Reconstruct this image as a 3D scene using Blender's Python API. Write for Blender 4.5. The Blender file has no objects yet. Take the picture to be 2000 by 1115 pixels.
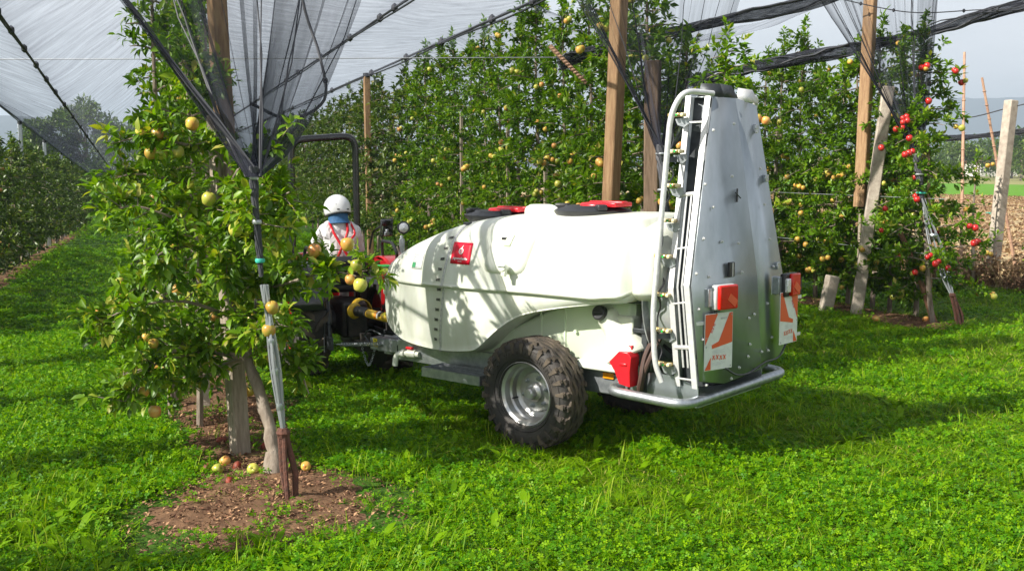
import bpy, math, random
import numpy as np
from mathutils import Vector, Matrix, noise
R_=math.radians
sc=bpy.context.scene
# ---------------------------------------------------------------- camera, world, sun
cam_d=bpy.data.cameras.new('camera'); cam=bpy.data.objects.new('camera',cam_d); sc.collection.objects.link(cam)
cam_d.sensor_width=36; cam_d.lens=36*2065/2000; cam_d.clip_start=.1; cam_d.clip_end=9000
cam.location=(0,0,2.0); cam.rotation_euler=(R_(90-6.41),0,0)
sc.camera=cam
SUN_TRAVEL_AZ=R_(62); SUN_EL=R_(38)
wd=bpy.data.worlds.new('World'); sc.world=wd; wd.use_nodes=True
nt=wd.node_tree; nt.nodes.clear()
wo=nt.nodes.new('ShaderNodeOutputWorld'); bg=nt.nodes.new('ShaderNodeBackground'); sky=nt.nodes.new('ShaderNodeTexSky')
sky.sky_type='NISHITA'; sky.sun_disc=False; sky.sun_elevation=SUN_EL
sky.sun_rotation=SUN_TRAVEL_AZ+math.pi; sky.dust_density=3.5; sky.air_density=1.0; sky.ozone_density=1.0
tc=nt.nodes.new('ShaderNodeTexCoord'); mp=nt.nodes.new('ShaderNodeMapping'); mp.inputs['Scale'].default_value=(1.2,1.2,5)
nz=nt.nodes.new('ShaderNodeTexNoise'); nz.inputs['Scale'].default_value=1.6; nz.inputs['Detail'].default_value=7; nz.inputs['Roughness'].default_value=.55
rp=nt.nodes.new('ShaderNodeValToRGB'); rp.color_ramp.elements[0].position=.30; rp.color_ramp.elements[0].color=(.55,.55,.55,1)
rp.color_ramp.elements[1].position=.62; rp.color_ramp.elements[1].color=(.97,.97,.97,1)
mx=nt.nodes.new('ShaderNodeMix'); mx.data_type='RGBA'; mx.inputs['B'].default_value=(11.2,11.4,11.9,1)
L=nt.links.new
L(tc.outputs['Generated'],mp.inputs['Vector']); L(mp.outputs[0],nz.inputs['Vector']); L(nz.outputs['Fac'],rp.inputs['Fac'])
sx_=nt.nodes.new('ShaderNodeSeparateXYZ'); L(tc.outputs['Generated'],sx_.inputs[0])
el_=nt.nodes.new('ShaderNodeMapRange'); el_.inputs['From Min'].default_value=.30; el_.inputs['From Max'].default_value=.85; el_.inputs['To Min'].default_value=1; el_.inputs['To Max'].default_value=.35
L(sx_.outputs['Z'],el_.inputs['Value']); fm_=nt.nodes.new('ShaderNodeMath'); fm_.operation='MULTIPLY'; L(rp.outputs['Color'],fm_.inputs[0]); L(el_.outputs[0],fm_.inputs[1])
L(fm_.outputs[0],mx.inputs['Factor']); L(sky.outputs['Color'],mx.inputs['A']); L(mx.outputs['Result'],bg.inputs['Color'])
bg.inputs['Strength'].default_value=.051
L(bg.outputs[0],wo.inputs['Surface'])
sd=bpy.data.lights.new('sun','SUN'); sd.energy=5.0; sd.angle=R_(.53); sd.color=(1,.95,.86)
so=bpy.data.objects.new('sun',sd); sc.collection.objects.link(so)
tv=Vector((math.sin(SUN_TRAVEL_AZ)*math.cos(SUN_EL),math.cos(SUN_TRAVEL_AZ)*math.cos(SUN_EL),-math.sin(SUN_EL)))
so.rotation_euler=tv.to_track_quat('-Z','Y').to_euler()
sc.view_settings.view_transform='Standard'; sc.view_settings.look='None'; sc.view_settings.exposure=.90; sc.view_settings.gamma=1
sc.view_settings.use_curve_mapping=False
sc.render.engine='CYCLES'
cy=sc.cycles; cy.use_denoising=True; cy.max_bounces=7; cy.diffuse_bounces=3; cy.glossy_bounces=3; cy.transmission_bounces=4
cy.transparent_max_bounces=24; cy.volume_bounces=0; cy.caustics_reflective=False; cy.caustics_refractive=False; cy.sample_clamp_indirect=6
# ---------------------------------------------------------------- helpers
rng=np.random.default_rng(7); random.seed(7)
COL=sc.collection
ROT_R=(-.32739,.94489); ROT_N=(.94489,.32739)
def W(a,l,z=None):
    x=ROT_R[0]*a+ROT_N[0]*l; y=ROT_R[1]*a+ROT_N[1]*l
    return Vector((x,y,gz(a,l) if z is None else z))
def gz(a,l):
    t=min(1,max(0,(l-1)/4)); s=.020*(1-t)+.003*t
    return -max(0,min(a,70)-9)*s
def gzv(x,y):
    a=x*ROT_R[0]+y*ROT_R[1]; l=x*ROT_N[0]+y*ROT_N[1]
    t=np.clip((l-1)/4,0,1); s=.020*(1-t)+.003*t
    return -np.maximum(0,np.minimum(a,70)-9)*s
def tag(o,label=None,cat=None,group=None,kind=None):
    if label: o['label']=label
    if cat: o['category']=cat
    if group: o['group']=group
    if kind: o['kind']=kind
    return o
def empty(name,loc=(0,0,0),rz=0,label=None,cat=None,group=None,rot=None):
    o=bpy.data.objects.new(name,None); COL.objects.link(o); o.location=loc; o.rotation_euler=rot if rot else (0,0,rz); o.empty_display_size=.2
    return tag(o,label,cat,group)
class MB:
    def __init__(s): s.v=[]; s.f=[]; s.m=[]; s.mi=0
    def add(s,vs,fs):
        b=len(s.v); s.v+= [tuple(v) for v in vs]; s.f+=[tuple(i+b for i in f) for f in fs]; s.m+=[s.mi]*len(fs); return s
    def box(s,c,d,rot=None):
        vs=[]
        for sx in(-.5,.5):
            for sy in(-.5,.5):
                for sz in(-.5,.5):
                    p=Vector((sx*d[0],sy*d[1],sz*d[2]))
                    if rot is not None: p=rot@p
                    vs.append(p+Vector(c))
        return s.add(vs,[(0,1,3,2),(4,6,7,5),(0,4,5,1),(2,3,7,6),(0,2,6,4),(1,5,7,3)])
    def beam(s,a,b,w,h,up=(0,0,1)):
        a=Vector(a); b=Vector(b); d=b-a; x=d.normalized(); y=Vector(up).cross(x)
        if y.length<1e-4: y=Vector((0,1,0))
        y.normalize(); z=x.cross(y)
        return s.box((a+b)/2,(d.length,w,h),Matrix((x,y,z)).transposed())
    def tube(s,pts,r,n=8,caps=True):
        pts=[Vector(p) for p in pts]; k=len(pts)
        rs=r if isinstance(r,(list,tuple)) else [r]*k
        t0=(pts[1]-pts[0]).normalized(); up=Vector((0,0,1)) if abs(t0.z)<.9 else Vector((1,0,0))
        nrm=t0.cross(up).normalized(); vs=[]
        for i in range(k):
            if i==0: t=pts[1]-pts[0]
            elif i==k-1: t=pts[-1]-pts[-2]
            else: t=(pts[i+1]-pts[i]).normalized()+(pts[i]-pts[i-1]).normalized()
            if t.length<1e-7: t=t0
            t.normalize(); nrm=(nrm-t*nrm.dot(t)).normalized(); bn=t.cross(nrm)
            for j in range(n):
                a=2*math.pi*j/n; vs.append(pts[i]+(nrm*math.cos(a)+bn*math.sin(a))*rs[i])
        fs=[(i*n+j,i*n+(j+1)%n,(i+1)*n+(j+1)%n,(i+1)*n+j) for i in range(k-1) for j in range(n)]
        if caps: fs+=[tuple(range(n-1,-1,-1)),tuple((k-1)*n+j for j in range(n))]
        return s.add(vs,fs)
    def lathe(s,prof,n=24,M=None,closed=False,caps=True):
        vs=[]; k=len(prof)
        for (r,z) in prof:
            for j in range(n):
                a=2*math.pi*j/n; p=Vector((r*math.cos(a),r*math.sin(a),z)); vs.append(M@p if M is not None else p)
        kk=k if closed else k-1
        fs=[(i*n+j,i*n+(j+1)%n,((i+1)%k)*n+(j+1)%n,((i+1)%k)*n+j) for i in range(kk) for j in range(n)]
        if not closed and caps:
            if prof[0][0]>1e-6: fs.append(tuple(range(n-1,-1,-1)))
            if prof[-1][0]>1e-6: fs.append(tuple((k-1)*n+j for j in range(n)))
        return s.add(vs,fs)
    def prism(s,poly,z0,z1,M=None):
        n=len(poly); vs=[Vector((p[0],p[1],z)) for z in(z0,z1) for p in poly]
        if M is not None: vs=[M@v for v in vs]
        return s.add(vs,[tuple(range(n-1,-1,-1)),tuple(range(n,2*n))]+[(i,(i+1)%n,n+(i+1)%n,n+i) for i in range(n)])
    def grid(s,P,closed=False):
        k=len(P); n=len(P[0]); vs=[p for row in P for p in row]
        nn=n if closed else n-1
        return s.add(vs,[(i*n+j,i*n+(j+1)%n,(i+1)*n+(j+1)%n,(i+1)*n+j) for i in range(k-1) for j in range(nn)])
    def mesh(s,name,mats,smooth=True,ang=38):
        me=bpy.data.meshes.new(name); me.from_pydata([tuple(v) for v in s.v],[],s.f); me.update()
        for m in (mats if isinstance(mats,(list,tuple)) else [mats]): me.materials.append(m)
        if max(s.m or [0])>0: me.polygons.foreach_set('material_index',s.m)
        if smooth:
            me.shade_smooth(); me.set_sharp_from_angle(angle=R_(ang))
        return me
    def build(s,name,mats,parent=None,smooth=True,bevel=0,label=None,cat=None,group=None,kind=None,solid=0,sub=0,ang=38):
        me=s.mesh(name,mats,smooth,ang)
        o=bpy.data.objects.new(name,me); COL.objects.link(o); o.parent=parent
        if solid:
            md=o.modifiers.new('solid','SOLIDIFY'); md.thickness=solid
        if bevel:
            md=o.modifiers.new('bevel','BEVEL'); md.width=bevel; md.segments=2; md.limit_method='ANGLE'; md.angle_limit=R_(40)
        if sub:
            md=o.modifiers.new('sub','SUBSURF'); md.levels=sub; md.render_levels=sub
        return tag(o,label,cat,group,kind)
def link(name,me,parent=None,loc=None,rot=None,scale=None,**k):
    o=bpy.data.objects.new(name,me); COL.objects.link(o); o.parent=parent
    if loc is not None: o.location=loc
    if rot is not None: o.rotation_euler=rot
    if scale is not None: o.scale=scale
    return tag(o,**k)
def arc(c,r,a0,a1,n,ax='xz'):
    out=[]
    for i in range(n+1):
        a=R_(a0+(a1-a0)*i/n); u,v=r*math.cos(a),r*math.sin(a)
        out.append({'xz':Vector((c[0]+u,c[1],c[2]+v)),'yz':Vector((c[0],c[1]+u,c[2]+v)),'xy':Vector((c[0]+u,c[1]+v,c[2]))}[ax])
    return out
def smoothpath(pts,r=.06,n=5):
    pts=[Vector(p) for p in pts]; out=[pts[0]]
    for i in range(1,len(pts)-1):
        a,b,c=pts[i-1],pts[i],pts[i+1]; ra=min(r,(a-b).length*.45); rc=min(r,(c-b).length*.45)
        p=b+(a-b).normalized()*ra; q=b+(c-b).normalized()*rc
        for k in range(n+1):
            t=k/n; out.append(p*(1-t)**2+b*2*t*(1-t)+q*t*t)
    out.append(pts[-1]); return out
def spline(pts,n=6):
    pts=[Vector(p) for p in pts]; P=[pts[0]*2-pts[1]]+pts+[pts[-1]*2-pts[-2]]; out=[]
    for i in range(1,len(P)-2):
        for k in range(n):
            t=k/n; a,b,c,d=P[i-1],P[i],P[i+1],P[i+2]
            out.append(.5*((2*b)+(c-a)*t+(2*a-5*b+4*c-d)*t*t+(3*b-a-3*c+d)*t**3))
    out.append(pts[-1]); return out
# ---------------------------------------------------------------- materials
def mat(name,col,rough=.6,metal=0,bump=0,bscale=60,var=0,vscale=8,col2=None,spec=.5,trans=0,tcol=None,coat=0,attr=None,ramp=None,dirt=None,emit=None,sss=0,objr=False,stretch=None,alpha=1,normalz=False):
    m=bpy.data.materials.new(name); m.use_nodes=True; t=m.node_tree; n=t.nodes; b=n['Principled BSDF']; out=n['Material Output']
    b.inputs['Base Color'].default_value=(*col,1); b.inputs['Roughness'].default_value=rough; b.inputs['Metallic'].default_value=metal
    b.inputs['Specular IOR Level'].default_value=spec; b.inputs['Coat Weight'].default_value=coat
    if sss:
        b.inputs['Subsurface Weight'].default_value=sss; b.inputs['Subsurface Radius'].default_value=(.02,.03,.02); b.inputs['Subsurface Scale'].default_value=1
    k=t.links.new; src=None
    tcn=n.new('ShaderNodeTexCoord'); vec=tcn.outputs['Object']
    if stretch:
        mpn=n.new('ShaderNodeMapping'); mpn.inputs['Scale'].default_value=stretch; k(vec,mpn.inputs['Vector']); vec=mpn.outputs[0]
    if attr:
        an=n.new('ShaderNodeAttribute'); an.attribute_name=attr; cr=n.new('ShaderNodeValToRGB')
        el=cr.color_ramp.elements
        for i,(p,c) in enumerate(ramp):
            e=el[i] if i<2 else el.new(p)
            e.position=p; e.color=(*c,1)
        k(an.outputs['Fac'],cr.inputs['Fac']); src=cr.outputs['Color']
    if var or col2:
        ns=n.new('ShaderNodeTexNoise'); ns.inputs['Scale'].default_value=vscale; ns.inputs['Detail'].default_value=6; ns.inputs['Roughness'].default_value=.6
        k(vec,ns.inputs['Vector'])
        mr=n.new('ShaderNodeMapRange'); mr.inputs['From Min'].default_value=.35; mr.inputs['From Max'].default_value=.65; k(ns.outputs['Fac'],mr.inputs['Value'])
        mm=n.new('ShaderNodeMix'); mm.data_type='RGBA'; k(mr.outputs[0],mm.inputs['Factor'])
        c2=col2 if col2 else tuple(c*(1-var) for c in col)
        if src is not None: k(src,mm.inputs['A'])
        else: mm.inputs['A'].default_value=(*col,1)
        mm.inputs['B'].default_value=(*c2,1); src=mm.outputs['Result']
    if objr:
        oi=n.new('ShaderNodeObjectInfo'); hs=n.new('ShaderNodeHueSaturation'); m1=n.new('ShaderNodeMapRange'); m1.inputs['To Min'].default_value=.75; m1.inputs['To Max'].default_value=1.25
        k(oi.outputs['Random'],m1.inputs['Value']); k(m1.outputs[0],hs.inputs['Value'])
        if src is not None: k(src,hs.inputs['Color'])
        else: hs.inputs['Color'].default_value=(*col,1)
        src=hs.outputs['Color']
    if src is not None: k(src,b.inputs['Base Color'])
    if bump:
        bn=n.new('ShaderNodeTexNoise'); bn.inputs['Scale'].default_value=bscale; bn.inputs['Detail'].default_value=5; k(vec,bn.inputs['Vector'])
        bp=n.new('ShaderNodeBump'); bp.inputs['Strength'].default_value=bump; bp.inputs['Distance'].default_value=.01; k(bn.outputs['Fac'],bp.inputs['Height']); k(bp.outputs[0],b.inputs['Normal'])
    if trans:
        tr=n.new('ShaderNodeBsdfTranslucent'); ms=n.new('ShaderNodeMixShader'); ms.inputs['Fac'].default_value=trans
        hs=n.new('ShaderNodeMix'); hs.data_type='RGBA'; hs.blend_type='MULTIPLY'; hs.inputs['Factor'].default_value=1; hs.inputs['B'].default_value=(*(tcol or (1.3,1.5,.4)),1)
        if src is not None: k(src,hs.inputs['A'])
        else: hs.inputs['A'].default_value=(*col,1)
        k(hs.outputs['Result'],tr.inputs['Color']); k(b.outputs[0],ms.inputs[1]); k(tr.outputs[0],ms.inputs[2]); k(ms.outputs[0],out.inputs['Surface'])
    if emit: b.inputs['Emission Color'].default_value=(*emit,1); b.inputs['Emission Strength'].default_value=1
    return m
M={}
M['leaf']=mat('apple_leaf',(.05,.13,.02),.42,attr='rnd',ramp=[(0,(.042,.095,.005)),(.45,(.095,.205,.007)),(.85,(.21,.34,.012)),(1,(.36,.34,.06))],trans=.34,tcol=(1.5,1.6,.25),spec=.45)
M['leaf_far']=mat('apple_leaf_far',(.05,.13,.02),.42,attr='rnd',ramp=[(0,(.036,.078,.008)),(.6,(.080,.140,.012)),(.93,(.17,.23,.03)),(1,(.34,.30,.09))],trans=.25,tcol=(1.5,1.6,.4),spec=.5)
M['bark']=mat('grey_bark',(.30,.25,.20),.85,bump=.8,bscale=40,col2=(.15,.11,.08),vscale=14,stretch=(1,1,.3))
M['bark_red']=mat('brown_bark',(.24,.12,.06),.8,bump=.8,bscale=40,col2=(.12,.06,.035),vscale=14,stretch=(1,1,.3))
M['wood']=mat('weathered_post_wood',(.42,.27,.14),.8,bump=.6,bscale=60,col2=(.27,.15,.075),vscale=9,stretch=(6,6,.5))
M['wood_grey']=mat('grey_post_wood',(.38,.32,.25),.85,bump=.6,bscale=60,col2=(.24,.19,.14),vscale=9,stretch=(6,6,.5))
M['wood_dark']=mat('dark_post_wood',(.22,.15,.10),.85,bump=.6,bscale=60,col2=(.12,.08,.05),vscale=9,stretch=(6,6,.5))
M['concrete']=mat('weathered_concrete',(.50,.44,.36),.9,bump=.7,bscale=70,col2=(.33,.27,.22),vscale=9)
M['bamboo']=mat('bamboo_cane',(.48,.30,.19),.6,bump=.3,col2=(.33,.18,.12),vscale=12)
M['apple_y']=mat('yellow_apple',(.50,.46,.07),.32,col2=(.58,.24,.06),vscale=18,spec=.4,bump=.05,objr=True)
M['apple_g']=mat('green_apple',(.34,.42,.05),.32,col2=(.52,.42,.09),vscale=20,spec=.5,objr=True)
M['apple_b']=mat('blush_apple',(.60,.20,.06),.32,col2=(.55,.40,.10),vscale=22,spec=.5,objr=True)
M['apple_r']=mat('red_apple',(.62,.02,.025),.25,col2=(.45,.03,.02),vscale=9,spec=.6)
M['apple_rot']=mat('rotten_apple',(.30,.04,.015),.6,bump=.8,bscale=30,col2=(.12,.03,.015),vscale=20)
M['stalk']=mat('apple_stalk',(.12,.08,.04),.8)
M['tank']=mat('milky_white_plastic',(.76,.79,.72),.36,spec=.45,sss=.12,bump=.05,bscale=18,col2=(.66,.68,.57),vscale=5,stretch=(1.4,1.4,.35))
M['tank_in']=mat('translucent_white_plastic',(.66,.74,.56),.45,bump=.04,bscale=20,sss=.15)
M['galv']=mat('galvanised_steel',(.50,.53,.55),.42,metal=.85,bump=.10,bscale=35,col2=(.34,.37,.40),vscale=22)
M['galv_plate']=mat('galvanised_sheet',(.46,.50,.53),.36,metal=.78,bump=.22,bscale=5,col2=(.31,.35,.36),vscale=3.2,stretch=(1,1,.5))
M['galv_white']=mat('bright_zinc_trim',(.74,.74,.74),.45,metal=.35,bump=.1,col2=(.62,.62,.62),vscale=30)
M['galv_sheet']=mat('bright_galvanised_sheet',(.62,.65,.66),.40,metal=.5,bump=.1,bscale=10,col2=(.50,.54,.56),vscale=6)
M['dark_steel']=mat('dark_steel',(.09,.10,.11),.5,metal=.6,col2=(.05,.055,.06),vscale=12)
M['black']=mat('black_plastic',(.022,.023,.026),.42,bump=.15,bscale=90)
M['blackgloss']=mat('black_enamel',(.02,.021,.023),.25,coat=.3)
M['iron']=mat('oily_cast_iron',(.035,.035,.036),.55,metal=.4,bump=.4,bscale=40,col2=(.07,.06,.05),vscale=18)
M['tyre']=mat('dusty_tyre_rubber',(.045,.040,.036),.78,bump=.5,bscale=55,col2=(.12,.095,.07),vscale=10,spec=.3)
M['tyre_side']=mat('tyre_sidewall_rubber',(.030,.029,.029),.62,bump=.3,bscale=70,col2=(.06,.052,.045),vscale=6,spec=.35)
M['rim']=mat('silver_wheel_paint',(.60,.62,.64),.36,metal=.6,coat=.1,col2=(.42,.40,.36),vscale=9)
M['red']=mat('red_plastic',(.72,.012,.022),.32,coat=.2)
M['redpaint']=mat('red_tractor_paint',(.55,.010,.015),.28,coat=.4,col2=(.40,.012,.014),vscale=10)
M['redprint']=mat('red_sticker',(.70,.0,.025),.35)
M['whiteprint']=mat('white_print',(.85,.85,.85),.45)
M['blackprint']=mat('black_print',(.03,.03,.03),.5)
M['greyprint']=mat('grey_print',(.45,.47,.5),.5)
M['greenprint']=mat('green_print',(.05,.30,.12),.5)
M['redmark']=mat('signal_red_print',(.70,.10,.035),.35)
M['signwhite']=mat('sign_white',(.72,.74,.72),.4,col2=(.63,.65,.62),vscale=20)
M['lamp']=mat('red_lamp_lens',(.62,.008,.005),.25,coat=.25,spec=.3,col2=(.50,.015,.006),vscale=9)
M['orange']=mat('orange_lens',(.85,.30,.01),.2,coat=.5)
M['yellow']=mat('yellow_plastic',(.72,.48,.02),.45,col2=(.50,.30,.03),vscale=15)
M['yellowprint']=mat('yellow_print',(.85,.72,.02),.4)
M['brass']=mat('brass_fitting',(.70,.50,.20),.3,metal=.7)
M['cream']=mat('cream_nozzle_cap',(.80,.68,.42),.4)
M['green']=mat('green_plastic',(.03,.42,.08),.4)
M['hose']=mat('brown_rubber_hose',(.085,.05,.04),.5)
M['rust']=mat('rusty_iron',(.14,.055,.035),.9,bump=.8,col2=(.07,.035,.025),vscale=25)
M['wire']=mat('galvanised_wire',(.42,.44,.46),.45,metal=.6)
M['darkwire']=mat('black_cord',(.035,.037,.045),.6)
M['helmet']=mat('white_helmet_shell',(.80,.80,.82),.12,coat=.6)
M['coverall']=mat('white_coverall_fabric',(.78,.76,.76),.75,bump=.5,bscale=14)
M['bluecloth']=mat('blue_fabric',(.03,.12,.27),.7,bump=.4,bscale=30)
M['skin']=mat('skin',(.55,.33,.24),.5,sss=.1)
M['chrome']=mat('mirror_glass',(.85,.87,.9),.03,metal=1)
M['lens']=mat('work_lamp_glass',(.75,.76,.78),.12,metal=.6,bump=.6,bscale=120)
M['twine']=mat('green_plastic_twine',(.05,.45,.35),.5)
M['weed']=mat('dry_weed',(.24,.13,.07),.85,attr='rnd',ramp=[(0,(.16,.08,.045)),(.5,(.40,.26,.14)),(1,(.64,.49,.27))],trans=.15,tcol=(1,1,1))
M['litter']=mat('leaf_litter',(.2,.1,.06),.85,attr='rnd',ramp=[(0,(.08,.035,.02)),(.5,(.26,.12,.06)),(.85,(.42,.25,.13)),(1,(.10,.16,.03))])
M['grass']=mat('grass_blade',(.05,.15,.01),.5,attr='rnd',ramp=[(0,(.035,.11,.002)),(.5,(.135,.28,.003)),(.88,(.28,.43,.005)),(1,(.50,.42,.14))],trans=.38,tcol=(1.5,1.5,.1),spec=.12)
M['clover']=mat('clover_leaf',(.05,.17,.01),.45,attr='rnd',ramp=[(0,(.025,.11,.002)),(.5,(.085,.25,.003)),(1,(.25,.42,.005))],trans=.35,tcol=(1.5,1.5,.1),spec=.15)
M['mount']=mat('wooded_mountain',(.030,.048,.060),.95)
M['plaster']=mat('farmhouse_plaster',(.75,.72,.68),.8)
M['rooftile']=mat('roof_tile',(.4,.16,.09),.85)
def ground_mat():
    m=bpy.data.materials.new('meadow_and_fields'); m.use_nodes=True; t=m.node_tree; n=t.nodes; b=n['Principled BSDF']; k=t.links.new
    b.inputs['Roughness'].default_value=.95; b.inputs['Specular IOR Level'].default_value=.15
    g=n.new('ShaderNodeNewGeometry'); dp=n.new('ShaderNodeVectorMath'); dp.operation='DOT_PRODUCT'; dp.inputs[1].default_value=(ROT_N[0],ROT_N[1],0); k(g.outputs['Position'],dp.inputs[0])
    nb=n.new('ShaderNodeTexNoise'); nb.inputs['Scale'].default_value=.35; nb.inputs['Detail'].default_value=5; k(g.outputs['Position'],nb.inputs['Vector'])
    ad=n.new('ShaderNodeMath'); ad.operation='MULTIPLY_ADD'; ad.inputs[1].default_value=1.6; k(nb.outputs['Fac'],ad.inputs[0]); k(dp.outputs['Value'],ad.inputs[2])
    def noisecol(sc_,c1,c2,det=8,st=None):
        ns=n.new('ShaderNodeTexNoise'); ns.inputs['Scale'].default_value=sc_; ns.inputs['Detail'].default_value=det; ns.inputs['Roughness'].default_value=.7
        if st:
            mpn=n.new('ShaderNodeMapping'); mpn.inputs['Rotation'].default_value=(0,0,R_(-19)); mpn.inputs['Scale'].default_value=st; k(g.outputs['Position'],mpn.inputs['Vector']); k(mpn.outputs[0],ns.inputs['Vector'])
        else: k(g.outputs['Position'],ns.inputs['Vector'])
        r=n.new('ShaderNodeValToRGB'); r.color_ramp.elements[0].position=.35; r.color_ramp.elements[1].position=.65; r.color_ramp.elements[0].color=(*c1,1); r.color_ramp.elements[1].color=(*c2,1); k(ns.outputs['Fac'],r.inputs['Fac']); return r.outputs['Color']
    grass=noisecol(9,(.022,.060,.006),(.06,.135,.012))
    stub=noisecol(3,(.54,.43,.25),(.38,.29,.16),st=(6,1,1))
    green=noisecol(.6,(.12,.28,.02),(.09,.22,.02)); tan=noisecol(.08,(.30,.27,.11),(.20,.22,.09))
    def step(pos,wid):
        mr=n.new('ShaderNodeMapRange'); mr.inputs['From Min'].default_value=pos; mr.inputs['From Max'].default_value=pos+wid; k(ad.outputs[0],mr.inputs['Value']); return mr.outputs[0]
    cur=grass
    for pos,wid,c in ((14.0,.5,stub),(55,1.5,green),(100,3,tan)):
        mm=n.new('ShaderNodeMix'); mm.data_type='RGBA'; k(step(pos,wid),mm.inputs['Factor']); k(cur,mm.inputs['A']); k(c,mm.inputs['B']); cur=mm.outputs['Result']
    k(cur,b.inputs['Base Color'])
    bn=n.new('ShaderNodeTexNoise'); bn.inputs['Scale'].default_value=14; bn.inputs['Detail'].default_value=8; k(g.outputs['Position'],bn.inputs['Vector'])
    bp=n.new('ShaderNodeBump'); bp.inputs['Strength'].default_value=.9; bp.inputs['Distance'].default_value=.06; k(bn.outputs['Fac'],bp.inputs['Height']); k(bp.outputs[0],b.inputs['Normal'])
    return m
def net_mat(name,base,gain,whiten,stripes=None,weave=0):
    """hail net: a see-through weave whose coverage grows where it is gathered (uv.y) and in creases"""
    m=bpy.data.materials.new(name); m.use_nodes=True; t=m.node_tree; n=t.nodes; n.clear(); k=t.links.new
    out=n.new('ShaderNodeOutputMaterial'); tr=n.new('ShaderNodeBsdfTransparent'); df=n.new('ShaderNodeBsdfDiffuse'); tl=n.new('ShaderNodeBsdfTranslucent')
    df.inputs['Color'].default_value=(*whiten,1); tl.inputs['Color'].default_value=(*whiten,1)
    m1=n.new('ShaderNodeMixShader'); m1.inputs[0].default_value=.45; k(df.outputs[0],m1.inputs[1]); k(tl.outputs[0],m1.inputs[2])
    m2=n.new('ShaderNodeMixShader'); k(tr.outputs[0],m2.inputs[1]); k(m1.outputs[0],m2.inputs[2]); k(m2.outputs[0],out.inputs['Surface'])
    uv=n.new('ShaderNodeUVMap'); uv.uv_map='uv'; mp_=n.new('ShaderNodeMapping'); mp_.inputs['Scale'].default_value=(*(stripes or (6,2)),1); k(uv.outputs[0],mp_.inputs['Vector'])
    ns=n.new('ShaderNodeTexNoise'); ns.inputs['Scale'].default_value=1; ns.inputs['Detail'].default_value=7; ns.inputs['Roughness'].default_value=.65; k(mp_.outputs[0],ns.inputs['Vector'])
    mr=n.new('ShaderNodeMapRange'); mr.inputs['From Min'].default_value=.38; mr.inputs['From Max'].default_value=.68; mr.inputs['To Min'].default_value=base*.6; mr.inputs['To Max'].default_value=base*1.7; k(ns.outputs['Fac'],mr.inputs['Value'])
    at=n.new('ShaderNodeAttribute'); at.attribute_name='gather'
    ma=n.new('ShaderNodeMath'); ma.operation='MULTIPLY_ADD'; ma.inputs[1].default_value=gain; ma.use_clamp=True; k(at.outputs['Fac'],ma.inputs[0]); k(mr.outputs[0],ma.inputs[2])
    k(ma.outputs[0],m2.inputs[0])
    bp=n.new('ShaderNodeBump'); bp.inputs['Strength'].default_value=.8; bp.inputs['Distance'].default_value=.12; k(ns.outputs['Fac'],bp.inputs['Height']); k(bp.outputs[0],df.inputs['Normal']); k(bp.outputs[0],tl.inputs['Normal'])
    return m
M['net']=net_mat('hail_net_sheet',.29,.7,(.14,.15,.195),(3.0,22))
M['net_funnel']=net_mat('gathered_hail_net',.17,.72,(.075,.080,.105),(42,2.2))
M['net_roll']=net_mat('furled_hail_net',.5,.3,(.10,.105,.13),(30,5))
# ---------------------------------------------------------------- setting: ground
def axis(lo,hi,fine0,fine1,step):
    out=list(np.arange(fine0,fine1+1e-6,step)); d=step; x=fine1
    while x<hi: d*=1.25; x+=d; out.append(x)
    d=step; x=fine0; pre=[]
    while x>lo: d*=1.25; x-=d; pre.append(x)
    return np.array(pre[::-1]+out)
def build_ground():
    xs=axis(-4000,4000,-9,9,.22); ys=axis(-60,4000,2,20,.22)
    X,Y=np.meshgrid(xs,ys); Z=gzv(X,Y)
    nn=np.sin(X*1.7+1)*np.sin(Y*1.3+.4)*.014+np.sin(X*4.1+Y*2.2)*.008+np.sin(Y*5.3-X*3.1)*.006
    Z=Z+nn*(Y<60)*(np.abs(X)<60)-.01
    me=bpy.data.meshes.new('ground'); n0,n1=X.shape
    v=np.stack([X,Y,Z],-1).reshape(-1,3); i=np.arange(n0*n1).reshape(n0,n1)
    f=np.stack([i[:-1,:-1],i[:-1,1:],i[1:,1:],i[1:,:-1]],-1).reshape(-1,4)
    me.from_pydata(v.tolist(),[],f.tolist()); me.materials.append(ground_mat()); me.shade_smooth()
    o=bpy.data.objects.new('ground',me); COL.objects.link(o); o['kind']='structure'
build_ground()
def gh(x,y):
    return float(gzv(np.array(x),np.array(y)))+math.sin(x*1.7+1)*math.sin(y*1.3+.4)*.014+math.sin(x*4.1+y*2.2)*.008+math.sin(y*5.3-x*3.1)*.006-.01
# bare soil strips under the rows
M['soil']=mat('bare_soil',(.185,.108,.062),.95,bump=1.4,bscale=26,col2=(.10,.057,.034),vscale=7,spec=.1)
def soil_strip(name,a0,a1,l0,hw,seed,fat=0):
    mb=MB(); P=[]; na=int((a1-a0)/.07); nl=26
    for i in range(na+1):
        a=a0+(a1-a0)*i/na; row=[]
        w=hw*(1+.35*noise.noise(Vector((a*.9,seed,0))))
        if a<a0+.8: w*=math.sqrt(max(.02,(a-a0)/.8))*(1+fat)
        elif fat: w*=1+fat*max(0,1-(a-a0-.8)/1.2)
        for j in range(nl+1):
            t=-1+2*j/nl; l=l0+t*w; p=W(a,l); e=1-abs(t)
            p.z=gh(p.x,p.y)+min(.022,.07*e-.014)+.028*noise.noise(Vector((p.x*7,p.y*7,seed)))*min(1,e*3)+.012*noise.noise(Vector((p.x*23,p.y*23,seed)))
            row.append(p)
        P.append(row)
    mb.grid(P); return mb.build(name,M['soil'],kind='structure')
soil_strip('soil_strip',5.42,30,.62,.50,1,.62)
soil_strip('soil_strip',10.4,24,9.4,.42,2)
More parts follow.
